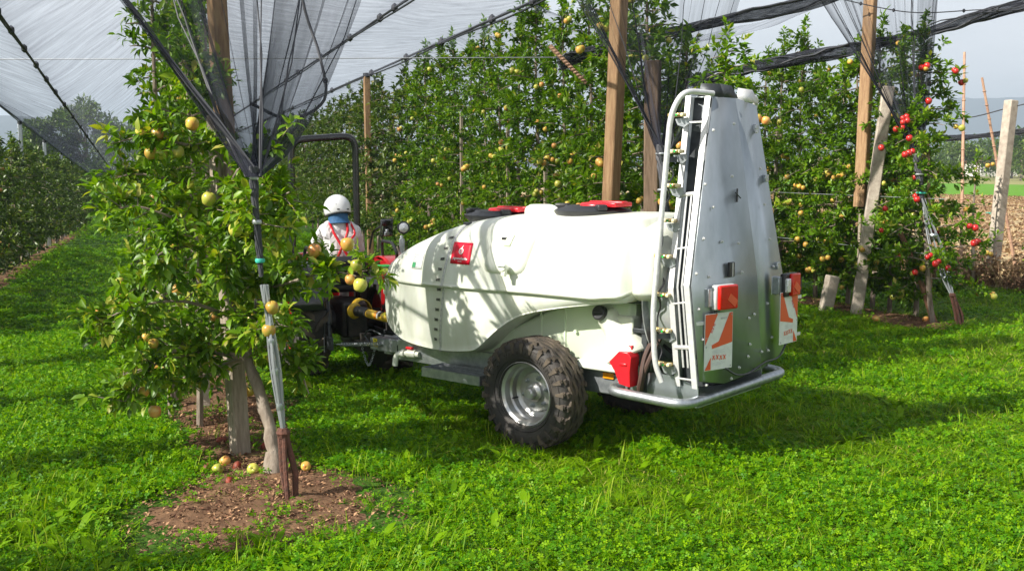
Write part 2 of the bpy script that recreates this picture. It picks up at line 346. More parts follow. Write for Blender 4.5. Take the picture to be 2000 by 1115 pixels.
soil_strip('soil_strip',8.6,20,4.95,.38,3)
soil_strip('soil_strip',12,60,-2.95,.45,4)
# mountains
def mountain(name,dist,prof,depth,seed):
    """prof: (azimuth deg, height) ridge heights, extruded into a sloping range"""
    az=np.linspace(-60,60,240); h=np.interp(az,[p[0] for p in prof],[p[1] for p in prof]); P=[]
    for k,(fr,dd) in enumerate(((0,0),(.45,.35),(.75,.6),(1,1),(.6,1.6))):
        row=[]
        for i,a in enumerate(az):
            D=dist+depth*dd; jit=1+.07*noise.noise(Vector((a*.35,k*.7,seed)))+.035*noise.noise(Vector((a*1.6,k,seed)))
            hh=h[i]*fr*jit*(1 if fr<1 else 1)-(3 if fr==0 else 0)
            row.append(Vector((math.sin(R_(a))*D,math.cos(R_(a))*D,hh)))
        P.append(row)
    MB().grid(P).build(name,M['mount'],kind='structure',ang=80)
mountain('mountain',2500,[(-60,60),(-45,90),(-30,120),(-20,95),(-10,70),(0,75),(10,70),(15,85),(20,105),(22.5,176),(24.5,168),(27,178),(31,150),(40,160),(60,120)],420,1)
mountain('hills',1500,[(-60,40),(-35,62),(-25,75),(-12,60),(0,40),(12,30),(19,42),(23,30),(27,40),(34,46),(60,50)],220,5)
# ---------------------------------------------------------------- leaf geometry
def frames(d,up):
    d=d/np.linalg.norm(d,axis=1,keepdims=True); s=np.cross(d,up); s/=np.linalg.norm(s,axis=1,keepdims=True)+1e-9; u=np.cross(s,d); return d,s,u
T_NEAR=(np.array([(0,0,0),(.33,0,-.035),(.68,0,-.04),(1,0,-.17),(.30,.215,.06),(.66,.185,.03),(.30,-.215,.06),(.66,-.185,.03)]),
        [(0,1,4),(1,2,5,4),(2,3,5),(0,6,1),(1,6,7,2),(2,7,3)])
T_FAR=(np.array([(0,0,0),(.5,0,-.06),(1,0,-.10),(.48,.24,.07),(.48,-.24,.07)]),[(0,1,3),(1,2,3),(0,4,1),(1,4,2)])
def cloud(T,pos,d,up,size,rnd,mats,name):
    tv_,tf=T; d,s,u=frames(d,up); n=len(pos); k=len(tv_)
    V=pos[:,None,:]+size[:,None,None]*(tv_[None,:,0,None]*d[:,None,:]+tv_[None,:,1,None]*s[:,None,:]+tv_[None,:,2,None]*u[:,None,:])
    return rawmesh(name,V.reshape(-1,3),[f for f in tf],n,k,np.repeat(rnd,k),mats)
def rawmesh(name,V,tf,n,k,rnd,mats,mi=None):
    me=bpy.data.meshes.new(name); me.vertices.add(len(V)); me.vertices.foreach_set('co',V.astype(np.float32).ravel())
    ls=np.array([len(f) for f in tf]); idx=np.concatenate([np.array(f) for f in tf]); tot=len(idx)
    L_=(idx[None,:]+(np.arange(n)*k)[:,None]).ravel(); me.loops.add(len(L_)); me.loops.foreach_set('vertex_index',L_.astype(np.int32))
    st=np.concatenate([[0],np.cumsum(ls)[:-1]]); st=(st[None,:]+(np.arange(n)*tot)[:,None]).ravel()
    me.polygons.add(len(st)); me.polygons.foreach_set('loop_start',st.astype(np.int32)); me.polygons.foreach_set('loop_total',np.tile(ls,n).astype(np.int32))
    me.update(calc_edges=True)
    for m in (mats if isinstance(mats,(list,tuple)) else [mats]): me.materials.append(m)
    a=me.attributes.new('rnd','FLOAT','POINT'); a.data.foreach_set('value',rnd.astype(np.float32)); me.shade_smooth(); return me
def leaf_mesh():
    me=cloud(T_NEAR,np.zeros((1,3)),np.array([[1.,0,0]]),np.array([[0,0,1.]]),np.ones(1),np.array([.6]),M['leaf'],'leaf'); return me
# ---------------------------------------------------------------- apple trees
def apple_mesh(m,r=.037,n=12):
    prof=[(0,-.78),(.18,-.92),(.42,-.95),(.74,-.72),(.96,-.20),(1.0,.12),(.90,.55),(.62,.86),(.32,.92),(.10,.76),(0,.66)]
    mb=MB(); mb.lathe([(a*r,b*r) for a,b in prof],n); mb.mi=1; mb.tube([(0,0,.6*r),(.1*r,0,1.1*r),(.25*r,0,1.55*r)],r*.06,4)
    return mb.mesh('apple',[m,M['stalk']],ang=180)
AP={k:apple_mesh(M['apple_'+k]) for k in ('y','g','b','r')}
def radius(z,h,rmax):
    t=(z-.45)/(h-.45)
    if t<0: return rmax*.75
    return rmax*(1-.66*t**1.3)*(.82+.18*math.sin(z*5.1+h))
def crown(seed,h,rmax,nspur,leaves,T,size,m,z0=.5,lean=(0,0),dens=1.0,gap=0):
    """leader, scaffold limbs, spurs; returns trunk mesh builder, foliage mesh, spur tips"""
    r=random.Random(seed); tb=MB()
    lead=[Vector((lean[0]*t+.03*math.sin(t*5+seed),lean[1]*t+.03*math.cos(t*4+seed),h*.96*t)) for t in np.linspace(0,1,9)]
    tb.tube(lead,[.034*(1-.78*t)+.003 for t in np.linspace(0,1,9)],7)
    spurs=[]; nb=int(h*13*dens)
    for i in range(nb):
        z=z0+(h*.97-z0)*((i+r.random())/nb); t=z/(h*.96); R=radius(z,h,rmax)*r.uniform(.65,1.12); az=i*2.4+r.uniform(-.5,.5)
        if gap and noise.noise(Vector((math.cos(az)*1.5,math.sin(az)*1.5+seed,z*1.1)))>gap: R*=.35
        b0=Vector((lean[0]*t,lean[1]*t,z)); d=Vector((math.cos(az),math.sin(az),0)); rise=r.uniform(-.15,.5)
        pts=[b0+d*R*q+Vector((0,0,R*rise*q-.28*R*q*q)) for q in (0,.35,.7,1)]
        tb.tube(pts,[.011,.008,.006,.003],4,False)
        k=max(2,int(nspur*R/rmax+.5))
        for j in range(k):
            q=.22+.78*(j+r.random())/k; p=b0+d*R*q+Vector((0,0,R*rise*q-.28*R*q*q))
            o=Vector((r.gauss(0,1),r.gauss(0,1),r.gauss(.5,.9))).normalized()*r.uniform(.02,.13)
            spurs.append((p+o,(d*.6+o.normalized()).normalized()))
    # leader top shoot
    for i in range(6):
        spurs.append((Vector((lean[0],lean[1],h*(.9+.025*i))),Vector((r.uniform(-.4,.4),r.uniform(-.4,.4),1)).normalized()))
    sp=np.array([tuple(s[0]) for s in spurs]); sdir=np.array([tuple(s[1]) for s in spurs]); ns=len(sp)
    g=np.random.default_rng(seed); idx=np.repeat(np.arange(ns),leaves); n=len(idx)
    rd=g.normal(size=(n,3)); rd/=np.linalg.norm(rd,axis=1,keepdims=True)
    d=sdir[idx]*.55+rd*.8; d[:,2]-=.05; pos=sp[idx]+sdir[idx]*g.uniform(-.05,.07,(n,1))+rd*.018
    up=np.array([0,0,1.])+g.normal(size=(n,3))*.45; sz=size*g.uniform(.6,1.2,n)
    cl=g.uniform(0,1,ns)[idx]; rnd=np.clip(.25+.4*cl+.3*g.normal(size=n)*.6+ .15*d[:,2],0,.96); rnd[g.random(n)<.012]=1.0
    return tb,(pos,d,up,sz,rnd),spurs
def make_variant(seed,h,rmax,nspur,leaves,T,size,m,**k):
    tb,c,sp=crown(seed,h,rmax,nspur,leaves,T,size,m,**k)
    return tb.mesh('trunk',M['bark']),cloud(T,*c,m,'foliage'),sp,h
def put_tree(var,loc,rz,sc_,label,group,kinds,napple,view=True,s=1.0,seed=0,name='apple_tree',low=False):
    tm,fm,sp,h=var; r=random.Random(seed); root=empty(name,loc,rz,label,'tree',group)
    o=link('trunk',tm,root,scale=(s,s,sc_)); o=link('foliage',fm,root,scale=(s,s,sc_),kind='stuff')
    if napple:
        M4=Matrix.Rotation(rz,3,'Z'); cands=[]
        for p,d in sp:
            q=Vector((p.x*s,p.y*s,p.z*sc_)); w=M4@q; toc=(-Vector(loc)).normalized()
            rad=Vector((w.x,w.y,0)); 
            if rad.dot(toc)>.05*1 and rad.length>.1: cands.append(q)
        r.shuffle(cands); used=0; i=0
        while used<napple and i<len(cands):
            q=cands[i]; i+=1; cl=r.choice((1,1,1,2,2,3))
            for c in range(cl):
                out=Vector((q.x,q.y,0)).normalized()*.13
                pp=q*1.0+out+Vector((r.uniform(-.05,.05),r.uniform(-.05,.05),-.05-.03*c)) if c==0 else pp+Vector((r.choice((-1,1))*.06,r.uniform(-.05,.05),-.02))
                a=link('apple',AP[r.choice(kinds)],root,loc=pp,rot=(r.uniform(-.4,.4),r.uniform(-.4,.4),r.uniform(0,6)),scale=[r.uniform(.85,1.2)]*3); used+=1
    return root
V_mid=[make_variant(11+i,4.0+.12*i,.80,11,19,T_FAR,.092,M['leaf'],gap=.35) for i in range(4)]
V_far=[make_variant(31+i,2.75+.1*i,.78,8,9,T_FAR,.13,M['leaf_far'],z0=.3) for i in range(3)]
V_back=[make_variant(41+i,3.9,.80,8,9,T_FAR,.14,M['leaf_far']) for i in range(2)]
V_r3=[make_variant(51+i,4.15-.35*i,.84,12,19,T_FAR,.092,M['leaf'],gap=.3,z0=.3) for i in range(3)]
rr=random.Random(3)
# middle row behind the sprayer
k=0; a=8.9
while a<44:
    near=a<21; p=W(a,5.25+rr.uniform(-.06,.06))
    if near: lab={0:'full apple tree at the end of the middle row, behind the steel fan tower',1:'apple tree with red cheeked apples between the two brown posts',2:'apple tree growing against the tall orange-brown post',3:'apple tree behind the rear red lid, just left of the tall post',4:'very tall apple tree with the broken cane sticking out of its top',5:'apple tree just left of the broken cane',6:'apple tree rising behind the moulded handle of the tank',7:'apple tree rising behind the front red lid'}.get(k,'apple tree of the middle row between the front red lid and the roll bar'); grp='middle row trees left of the front lid' if k>7 else 'apple trees of the middle row'
    else: lab='distant apple tree far down the middle row'; grp='distant apple trees of the middle row'
    v=V_mid[k%4] if near else V_back[k%2]
    kinds=('b','b','r') if k==1 else ('y','g','y','g','b')
    hs=(.80,.80,1.02,1.05,1.04,1.0,1.05,.98,1.0,1.03)[k] if k<10 else rr.uniform(.93,1.05)
    put_tree(v,p,rr.uniform(0,6.3),hs,lab,grp,kinds,(20 if k<2 else 30) if a<17 else (20 if near else 0),seed=100+k,s=rr.uniform(.9,1.1))
    k+=1; a+=.84+rr.uniform(-.08,.08)+(.3 if a>21 else 0)
# right-hand row
k=0
for a,hs,s in ((11.55,.93,1.05),(12.5,1.05,1.0),(13.3,1.03,1.02),(14.3,1.0,1.0),(15.3,1.0,1.05),(16.1,1.0,1.0),(12.0,.9,.95),(12.95,.97,1.0),(13.8,1.0,1.0),(14.8,.97,1.0),(17.3,1.0,1.0),(18.4,1,1),(19.5,1,1),(20.7,1,1),(22,1,1),(23.4,1,1)):
    lab={0:'apple tree beside the leaning concrete post, yellow and red apples mixed',1:'tallest apple tree of the right hand row, hung with yellow apples',2:'yellow apple tree just right of the fan tower'}.get(k,'apple tree deeper in the right hand row behind the fan tower')
    put_tree(V_r3[k%3],W(a,9.75+rr.uniform(-.05,.05)),rr.uniform(0,6.3),hs,lab,'apple trees deep in the right hand row' if k>2 else None,('y','y','g') if k else ('y','r','g'),(34,44,38,24,12)[k] if k<5 else (14 if a<15 else 0),seed=200+k,s=s)
    k+=1
# red apple tree, leaning, at the end of the right-hand row
v=make_variant(61,2.75,.85,10,16,T_FAR,.092,M['leaf'],z0=.55,lean=(-.35,.1),gap=.2)
root=put_tree(v,W(10.95,9.55),.2,1,'small leaning apple tree with bright red apples at the end of the right hand row',None,('r',),30,seed=301,name='apple_tree')
# thin young trees in the outermost row
Vy=make_variant(71,2.2,.30,3,5,T_FAR,.095,M['leaf'],z0=.3,dens=.5)
put_tree(Vy,W(14.3,13.2),0,1,'thin young apple tree with yellow apples on the tall cane',None,('y',),12,seed=401)
put_tree(Vy,W(13.9,14.1),2,.95,'thin bare young tree between the two concrete posts',None,('y',),0,seed=402)
# far left row
k=0; a=14.4
while a<64:
    near=a<30
    put_tree(V_far[k%3],W(a,-2.95+rr.uniform(-.08,.08)),rr.uniform(0,6.3),rr.uniform(.95,1.08),'low apple tree in the hedge-like row at the far left','low apple trees of the far left row',('b','y'),5 if a<24 else 0,seed=500+k,s=rr.uniform(.95,1.1))
    k+=1; a+=1.0 if near else 1.35
for a in (.6,2.9,5.0,7.2,9.4,11.6):
    put_tree(V_far[k%3],W(a,-2.95),rr.uniform(0,6.3),1,'low apple tree in the hedge-like row at the far left','low apple trees of the far left row',('b',),0,seed=600+k,s=.8); k+=1
# foreground row: the rest of it
V_n=[make_variant(81+i,4.2,.72,10,13,T_NEAR,.085,M['leaf'],gap=.12) for i in range(2)]
k=0
for a,hs,s in ((8.3,.80,.74),(9.2,1.03,1.02),(8.75,.98,.8),(11.5,1,.85),(12.4,1,1),(13.6,1,1),(15,1,1),(16.5,1,1),(18,1,1),(20,1,1),(22,1,1),(24.5,1,1),(27,1,1),(30,1,1),(34,1,1),(38,1,1),(43,1,1),(49,1,1)):
    v=V_n[k%2] if k<5 else V_back[k%2]
    put_tree(v,W(a,(.34,.20,.12)[k] if k<3 else .62),rr.uniform(0,6.3),hs,'apple tree of the foreground row standing just behind the front post' if k==0 else 'tall apple tree of the foreground row behind the front tree',None if k==0 else 'apple trees of the foreground row',('y','y','b','g'),(18,16,10)[k] if k<3 else 0,seed=700+k,s=s)
    k+=1
# the front tree with its bare leaning trunk, own limbs, single leaves and apples
def front_tree():
    root=empty('apple_tree',(-1.53,6.75,gh(-1.53,6.75)),0,'front apple tree with bare leaning grey trunk and large leaves, nearest to the camera','tree')
    B=Vector((-1.53,6.75,0)); P=lambda x,y,z: Vector((x,y,z))-B
    tb=MB(); tk=spline([P(-1.525,6.72,-.04),P(-1.555,6.75,.14),P(-1.635,6.85,.42),P(-1.77,6.95,.76),P(-1.87,7.05,1.07),P(-1.91,7.1,1.35),P(-1.93,7.2,1.75),P(-1.96,7.3,2.3)],5)
    n=len(tk); tb.tube([p+Vector((.006*math.sin(i*1.7),.006*math.cos(i*2.3),0)) for i,p in enumerate(tk)],[(.062 if i<2 else .048)*(1-.62*i/n)+.004*math.sin(i*2.1) for i in range(n)],12)
    tb.tube([P(-1.545,6.70,-.02),P(-1.55,6.72,.05),P(-1.555,6.735,.10),P(-1.565,6.75,.16)],[.065,.072,.066,.045],14)
    r=random.Random(5); spurs=[]
    limbs=[((-1.79,6.95,.74),(-2.05,6.8,.80),(-2.35,6.75,.72),(-2.62,6.8,.62)),((-1.84,7.0,.9),(-1.7,6.7,1.02),(-1.55,6.5,1.08),(-1.4,6.4,1.04)),
      ((-1.9,7.1,1.2),(-1.5,6.7,1.25),(-1.15,6.5,1.36),(-.90,6.35,1.34)),((-1.9,7.1,1.3),(-1.65,6.85,1.62),(-1.48,6.7,1.80),(-1.38,6.6,1.85)),
      ((-1.92,7.15,1.5),(-2.15,6.9,1.65),(-2.4,6.8,1.75),(-2.6,6.8,1.72)),((-1.85,7.0,1.0),(-2.1,6.7,1.15),(-2.4,6.6,1.12),(-2.66,6.7,1.0)),
      ((-1.93,7.2,1.7),(-1.8,6.9,1.95),(-1.6,6.75,2.1),(-1.45,6.7,2.12)),((-1.95,7.3,2.1),(-2.15,7.0,2.15),(-2.35,6.9,2.2),(-2.6,6.9,2.15)),
      ((-1.79,6.95,.78),(-2.1,6.8,.85),(-2.35,6.75,.7),(-2.5,6.7,.5)),((-1.88,7.05,1.1),(-1.85,6.8,1.3),(-1.8,6.6,1.4),(-1.75,6.45,1.38)),
      ((-1.9,7.1,1.35),(-2.0,6.7,1.5),(-2.1,6.45,1.5),(-2.2,6.3,1.42)),((-1.88,7.05,1.1),(-1.65,6.9,1.25),(-1.48,6.8,1.25),(-1.38,6.8,1.15)),
      ((-1.9,7.1,1.3),(-1.75,6.95,1.6),(-1.6,6.9,1.9),(-1.5,6.8,2.05)),((-1.79,6.95,.8),(-1.6,6.9,.82),(-1.42,6.85,.72),(-1.34,6.85,.52)),
      ((-1.85,7.0,.95),(-2.2,7.0,.95),(-2.5,7.1,.9),(-2.8,7.2,.78)),((-1.93,7.2,1.6),(-2.3,7.2,1.9),(-2.6,7.2,1.95),(-2.85,7.2,1.85)),
      ((-1.96,7.3,2.3),(-2.0,7.2,2.5),(-2.1,7.1,2.62),(-2.2,7.1,2.68)),
      ((-1.79,6.95,.74),(-2.1,7.1,.62),(-2.4,7.2,.5),(-2.6,7.2,.36)),((-1.92,7.15,1.5),(-1.75,6.65,1.7),(-1.62,6.45,1.72),(-1.5,6.4,1.66))]
    for lb in limbs:
        c=spline([P(*q) for q in lb],6); m=len(c); tb.tube(c,[.014*(1-.75*i/m) for i in range(m)],6,False)
        for j in range(int(m*.8)):
            q=c[min(m-1,3+int((m-3)*r.random()))]; o=Vector((r.gauss(0,1),r.gauss(0,1),r.gauss(.4,.8))).normalized()
            tip=q+o*r.uniform(.04,.20); tb.tube([q,tip],[.004,.0025],4,False); spurs.append((tip,o))
            if r.random()<.75: spurs.append((q+o*.07+Vector((r.gauss(0,.06),r.gauss(0,.06),r.gauss(0,.06))),o))
    tb.build('trunk',M['bark'],root,kind=None)
    sp=np.array([tuple(s[0]) for s in spurs]); sdir=np.array([tuple(s[1]) for s in spurs]); ns=len(sp); g=np.random.default_rng(77)
    idx=np.repeat(np.arange(ns),19); n=len(idx); rd=g.normal(size=(n,3)); rd/=np.linalg.norm(rd,axis=1,keepdims=True)
    d=sdir[idx]*.5+rd*.8; d[:,2]-=.15; pos=sp[idx]+sdir[idx]*g.uniform(-.06,.06,(n,1))+rd*.015
    up=np.array([0,0,1.])+g.normal(size=(n,3))*.4; sz=.079*g.uniform(.5,1.3,n); rnd=np.clip(.42+.35*g.uniform(0,1,ns)[idx]+.22*g.normal(size=n),0,.97); rnd[g.random(n)<.02]=1
    dist=np.linalg.norm(pos+np.array(B)-np.array([0,0,2.]),axis=1); order=np.argsort(dist); near=order[:290]; rest=order[290:]
    me=cloud(T_NEAR,pos[rest],d[rest],up[rest],sz[rest],rnd[rest],M['leaf'],'foliage'); link('foliage',me,root,kind='stuff')
    lms=[]
    for q in (.2,.4,.6,.8,.95):
        lms.append(cloud(T_NEAR,np.zeros((1,3)),np.array([[1.,0,0]]),np.array([[0,0,1.]]),np.ones(1),np.array([q]),M['leaf'],'leaf'))
    dd,ss,uu=frames(d,up)
    for i in near:
        m4=Matrix((Vector(dd[i]),-Vector(ss[i])*-1,Vector(uu[i]))).transposed().to_4x4()
        o=link('leaf',lms[int(min(4,rnd[i]*5))],root); o.matrix_local=Matrix.Translation(Vector(pos[i]))@m4@Matrix.Scale(float(sz[i]),4)
    for i,(x,y,z,kd,s) in enumerate([(-1.20,6.4,1.50,'b',1.15),(-.99,6.35,1.54,'y',1.15),(-.93,6.3,1.42,'g',1.0),(-.91,6.3,1.30,'g',1.15),(-.975,6.33,1.33,'b',.85),(-1.43,6.25,1.17,'y',1.1),(-1.46,6.28,1.03,'y',1.15),(-2.36,6.85,.40,'b',1.15),(-2.56,6.85,1.17,'y',.95),(-2.43,6.85,.53,'y',1.0),(-2.39,6.9,2.22,'y',1.2),(-2.29,6.9,2.21,'b',1.25),(-2.34,6.9,2.09,'y',1.1),(-2.27,6.9,2.09,'g',1.15),(-2.16,6.9,2.10,'g',1.0),(-2.08,6.95,2.28,'y',1.2),(-1.93,6.75,1.80,'g',1.25),(-2.3,6.7,.88,'y',.9),(-1.52,6.7,.85,'y',.9),(-1.55,6.72,.78,'y',.85),(-2.2,6.9,1.2,'b',1),(-1.7,6.5,1.62,'g',1.2)]):
        link('apple',AP[kd],root,loc=Vector((x,y,z))-B,rot=(r.uniform(-.3,.3),r.uniform(-.3,.3),r.uniform(0,6)),scale=[s]*3)
front_tree()
# ---------------------------------------------------------------- posts, canes, anchors
def post(name,base,top,w,m,label,group=None,cat='post',taper=1.0,cap=False):
    root=empty(name,base,0,label,cat,group); d=Vector(top)-Vector(base); mb=MB()
    x=d.normalized(); y=Vector((0,0,1)).cross(x); y=Vector((ROT_R[0],ROT_R[1],0)) if y.length<.02 else y.normalized(); y=(y-x*y.dot(x)).normalized(); z=x.cross(y)
    n=6; P=[]
    for i in range(n+1):
        t=i/n; h=w/2*(1-(1-taper)*t); c=d*t+Vector((.002*math.sin(i*2.2),.002*math.cos(i*1.7),0)) - (x*.25 if i==0 else x*0)
        P.append([c+y*h*sy+z*h*sz for sy,sz in((-1,-1),(1,-1),(1,1),(-1,1))])
    mb.grid(P,closed=True); b=len(mb.v)-4; mb.f.append((b,b+1,b+2,b+3)); mb.m.append(0)
    mb.build('shaft',m,root,bevel=w*.10)
    if cap:
        c=MB(); c.tube([d-x*.02,d+x*.08],w*.6,10); c.build('cap',M['black'],root)
    return root
p=post('wooden_post',(-1.89,7.18,gh(-1.89,7.18)),(-2.02,7.32,2.35),.112,M['wood_grey'],'square grey-brown front post beside the leaning bare trunk of the front tree')
p2=post('wooden_post',(-1.98,7.40,1.9),(-2.12,7.62,4.45),.115,M['wood'],'upper spliced post rising above the front tree through the net')
post('wooden_post',W(10.3,4.62),(1.13,11.1,4.55),.14,M['wood'],'tall orange-brown post rising out of frame behind the sprayer tank')
post('wooden_post',W(9.85,4.95),(1.42,10.83,3.06),.15,M['wood_dark'],'shorter dark post behind the net bundle, between tall post and fan tower')
post('wooden_post',W(24.4,4.95),W(24.4,4.92,4.05),.14,M['wood'],'distant capped post with net on its top behind the tractor driver',cap=True)
post('wooden_post',W(26.5,5.2),W(26.5,5.2,3.2),.06,M['wood_grey'],'thin grey stake just right of the distant capped post')
post('wooden_post',(4.72,14.37,gh(4.72,14.37)),(5.02,14.3,3.06),.155,M['concrete'],'leaning pale concrete post at the end of the right hand row')
post('wooden_post',(4.80,14.6,1.7),(4.88,14.7,4.9),.15,M['wood'],'upper wooden post leaning out of frame in the right hand row')
post('stump_post',(4.41,14.74,gh(4.41,14.74)),(4.50,14.75,.48),.16,M['concrete'],'short broken white post stub under the right hand row')
post('concrete_post',(8.27,18.15,0),(8.50,18.24,3.12),.17,M['concrete'],'tall pale concrete post with red edge at the field border')
post('concrete_post',(8.62,17.55,0),(9.1,17.6,2.6),.2,M['concrete'],'second concrete post cut by the right edge of the photo')
for a in (30,37,44,51): post('steel_post',W(a,-2.95),W(a,-2.95,3.35-.045*(a-24)),.10,M['galv'],'pale capped post standing out of the far left row','posts of the far left row',cap=True)
for i,(a,l,h) in enumerate(((15.2,5.2,2.6),(17.5,5.15,2.9),(13.6,5.2,2.3),(12.6,9.62,3.2),(14.9,9.7,2.8))):
    post('support_stake',W(a,l),W(a,l,h),.05,M['wood_grey'],'pale stake showing between the crowns of a row','pale tree stakes inside the rows')
post('support_stake',W(9.03,.42),W(9.03,.42,.42),.07,M['concrete'],'short pale stake stub behind the front post')
def cane(pts,r,label):
    mb=MB(); mb.tube(pts,[r*(1-.3*i/(len(pts)-1)) for i in range(len(pts))],8)
    for i in range(1,14):
        t=i/14; q=Vector(pts[0]).lerp(Vector(pts[-1]),t); mb.lathe([(r*.9,-.012),(r*1.18,0),(r*.9,.012)],8,Matrix.Translation(q))
    tag(mb.build('bamboo_cane',M['bamboo']),label,'cane')
cane([(7.58,17.75,0),(8.07,19.2,4.02)],.032,'tall upright bamboo cane at the field border')
cane([(8.9,18.6,.2),(8.25,18.85,3.55)],.030,'leaning bamboo cane crossing the tall concrete post')
cane([(5.5,13.75,0),(5.42,13.9,2.35)],.028,'bamboo cane standing in the red apple tree')
cane([(.43,12.3,3.37),(.85,12.3,2.95)],.028,'broken cane sticking out of the top of the middle row')
# green twine ties
for q in ((7.98,18.85,2.8),(8.33,18.5,1.2)):
    mb=MB(); mb.tube(arc(q,.05,0,330,10,'xy'),.006,5); mb.tube([q,(q[0]+.06,q[1]-.03,q[2]-.06)],.005,4); tag(mb.build('twine_tie',M['twine']),'green twine tied round the bamboo cane, '+('upper tie' if q[2]>2 else 'lower tie at the concrete post'),'twine')
mb=MB(); mb.tube([(5.45,13.51,0),(5.32,13.6,.45),(5.12,13.65,.95),(4.98,13.7,1.25)],[.045,.04,.035,.03],8)
tag(mb.build('bare_trunk',M['bark_red']),'orange-brown bare leaning stem under the red apple tree','trunk')
# anchors
def anchor(tip,base,n,label,iron=True,spread=.05):
    root=empty('ground_anchor',base,0,label,'anchor'); B=Vector(base); T=Vector(tip)-B; r=random.Random(int(base[0]*100)); top=T.normalized()*.42 if iron else Vector((0,0,0))
    for i in range(n):
        mb=MB(); o=Vector((r.uniform(-1,1),r.uniform(-1,1),0))*spread; e=Vector((r.uniform(-1,1),r.uniform(-1,1),0))*spread*.8
        mid=(top+T)/2+o*1.5; mb.tube(spline([top+o*.3,top.lerp(T,.2)+o,mid,T+e],5),.0065 if i%3 else .010,5); mb.build('wire',M['wire'],root)
    for t in (.18,.42,.62):
        mb=MB(); q=top.lerp(T,t); mb.lathe([(spread*1.0,-.02),(spread*1.15,0),(spread*1.0,.02)],10,Matrix.Translation(q)); mb.build('clamp',M['galv'],root)
    if iron:
        mb=MB(); x=Vector((.014,0,0))
        mb.tube([x-Vector((0,0,.2)),x+top*.4+Vector((.03,0,0)),top+x],.020,7); mb.tube([-x+Vector((0,.03,-.2)),top*.5-x*2,top-x],.022,7)
        mb.tube([Vector((-.01,-.05,-.1)),top*.7+Vector((0,-.03,0)),top+Vector((.01,-.01,.03))],.015,7); mb.lathe([(.03,-.03),(.045,0),(.03,.03)],8,Matrix.Translation(top)); mb.build('rod',M['rust'],root)
    return root
anchor((-1.48,6.27,1.30),(-1.34,6.25,gh(-1.34,6.25)),9,'rusty ground anchor with bundled steel wires beside the front tree trunk',spread=.020)
anchor((5.18,13.4,1.6),(5.63,13.07,0),8,'ground anchor with steel wires under the right hand net bundle')
anchor((1.5,10.05,1.3),(1.75,9.6,0),5,'ground anchor of the middle net bundle behind the fan tower')
# ---------------------------------------------------------------- hail nets
def uvmesh(mb,name,m,uvs,gather,label,cat='net',group=None):
    me=mb.mesh(name,m,True,180); l=me.uv_layers.new(name='uv'); vi=np.zeros(len(me.loops),dtype=np.int32); me.loops.foreach_get('vertex_index',vi)
    l.data.foreach_set('uv',np.array(uvs)[vi].astype(np.float32).ravel()); a=me.attributes.new('gather','FLOAT','POINT'); a.data.foreach_set('value',np.array(gather,dtype=np.float32))
    o=bpy.data.objects.new(name,me); COL.objects.link(o); return tag(o,label,cat,group)
def net_sheet(a0,a1,cross,label,na=60,edge=.5,seed=0):
    """cross(a) -> list of (lat, z) control points; sags between wires"""
    mb=MB(); P=[]; uv=[]; ga=[]; nl=14
    for i in range(na+1):
        a=a0+(a1-a0)*(i/na)**1.6; c=cross(a); row=[]
        tot=len(c)-1
        for j in range(nl*tot+1):
            s=j/nl; q=min(tot-1,int(s)); t=s-q; l=c[q][0]+(c[q+1][0]-c[q][0])*t; z=c[q][1]+(c[q+1][1]-c[q][1])*t
            z-=.10*4*t*(1-t)*abs(c[q+1][0]-c[q][0])*.4*(1+.5*math.sin(a*.9+seed)); z+=.05*noise.noise(Vector((a*1.1,l*1.7,seed)))
            row.append(W(a,l,z)); uv.append((l*.6,a*.25)); e=min(t,1-t)
            ga.append((.55*(1-t)**1.4 if (q==0 and cross(20)[0][0]<-2) else 0)+max(0,1-e*9)*.25+(1 if i==0 else 0)*edge+(.3 if i==1 else 0))
        P.append(row)
    mb.grid(P); return uvmesh(mb,'hail_net',M['net'],uv,ga,label)
def seam_z(a): return 3.2-.045*(a-8.5)
NET1=net_sheet(7.3,62,lambda a:[(-2.95,3.42-.045*(a-24.6) if a>10 else 4.05),(-1.0,seam_z(a)),(.60,4.5-.03*(a-8))],'pale hail net sheet sagging over the left grass aisle',seed=1,na=80)
NET2=net_sheet(9.5,62,lambda a:[(.60,4.5-.02*(a-8)),(3.1,4.05-.008*(a-8)),(4.95,4.2-.006*(a-8))],'white hail net sheet stretched over the driver aisle',seed=2)
net_sheet(13.5,60,lambda a:[(4.95,4.2-.006*(a-8)),(7.2,3.75),(9.4,4.3)],'hail net sheet between the middle row and the right hand row',seed=3)
def cable(pts,r,label,m='darkwire',name='cable',knots=0,cat='cable',parent=None):
    c=spline(pts,6); mb=MB(); mb.tube(c,r if r<.012 else r*.6,6)
    if r>.012: mb.tube([p+Vector((0,.3*r,-1.3*r+r*.6*math.sin(i*.7))) for i,p in enumerate(c)],r*.45,5)
    for i in range(knots):
        q=c[int((i+.5)*len(c)/knots)]; mb.lathe([(.3*r,-2.2*r),(1.5*r,-1.1*r),(1.6*r,0),(1.5*r,1.1*r),(.3*r,2.2*r)],8,Matrix.Translation(q))
    if parent: return tag(mb.build('seam_cord',M[m],parent),label)
    return tag(mb.build(name,M[m]),label,cat)
cable([W(a,-1.0,seam_z(a)-.01) for a in (7.3,9,12,16,22,30,45,62)],.018,'dark clipped seam cord running down the left net sheet',knots=22,parent=NET1)
cable([W(a,-2.95,(3.42-.045*(a-24.6) if a>10 else 4.05)) for a in (7.3,11,16,22,30,40,62)],.03,'dark lower border cord of the left net sheet',parent=NET1)
cable([W(a,3.1,4.05-.008*(a-8)) for a in (9.5,12,18,30,60)],.028,'dark clipped seam cord of the white net sheet',knots=14,parent=NET2)
cable([W(a,4.95,4.2-.006*(a-8)) for a in (11,14,18,24,34,60)],.035,'dark border cord above the middle row',knots=9,parent=NET2)
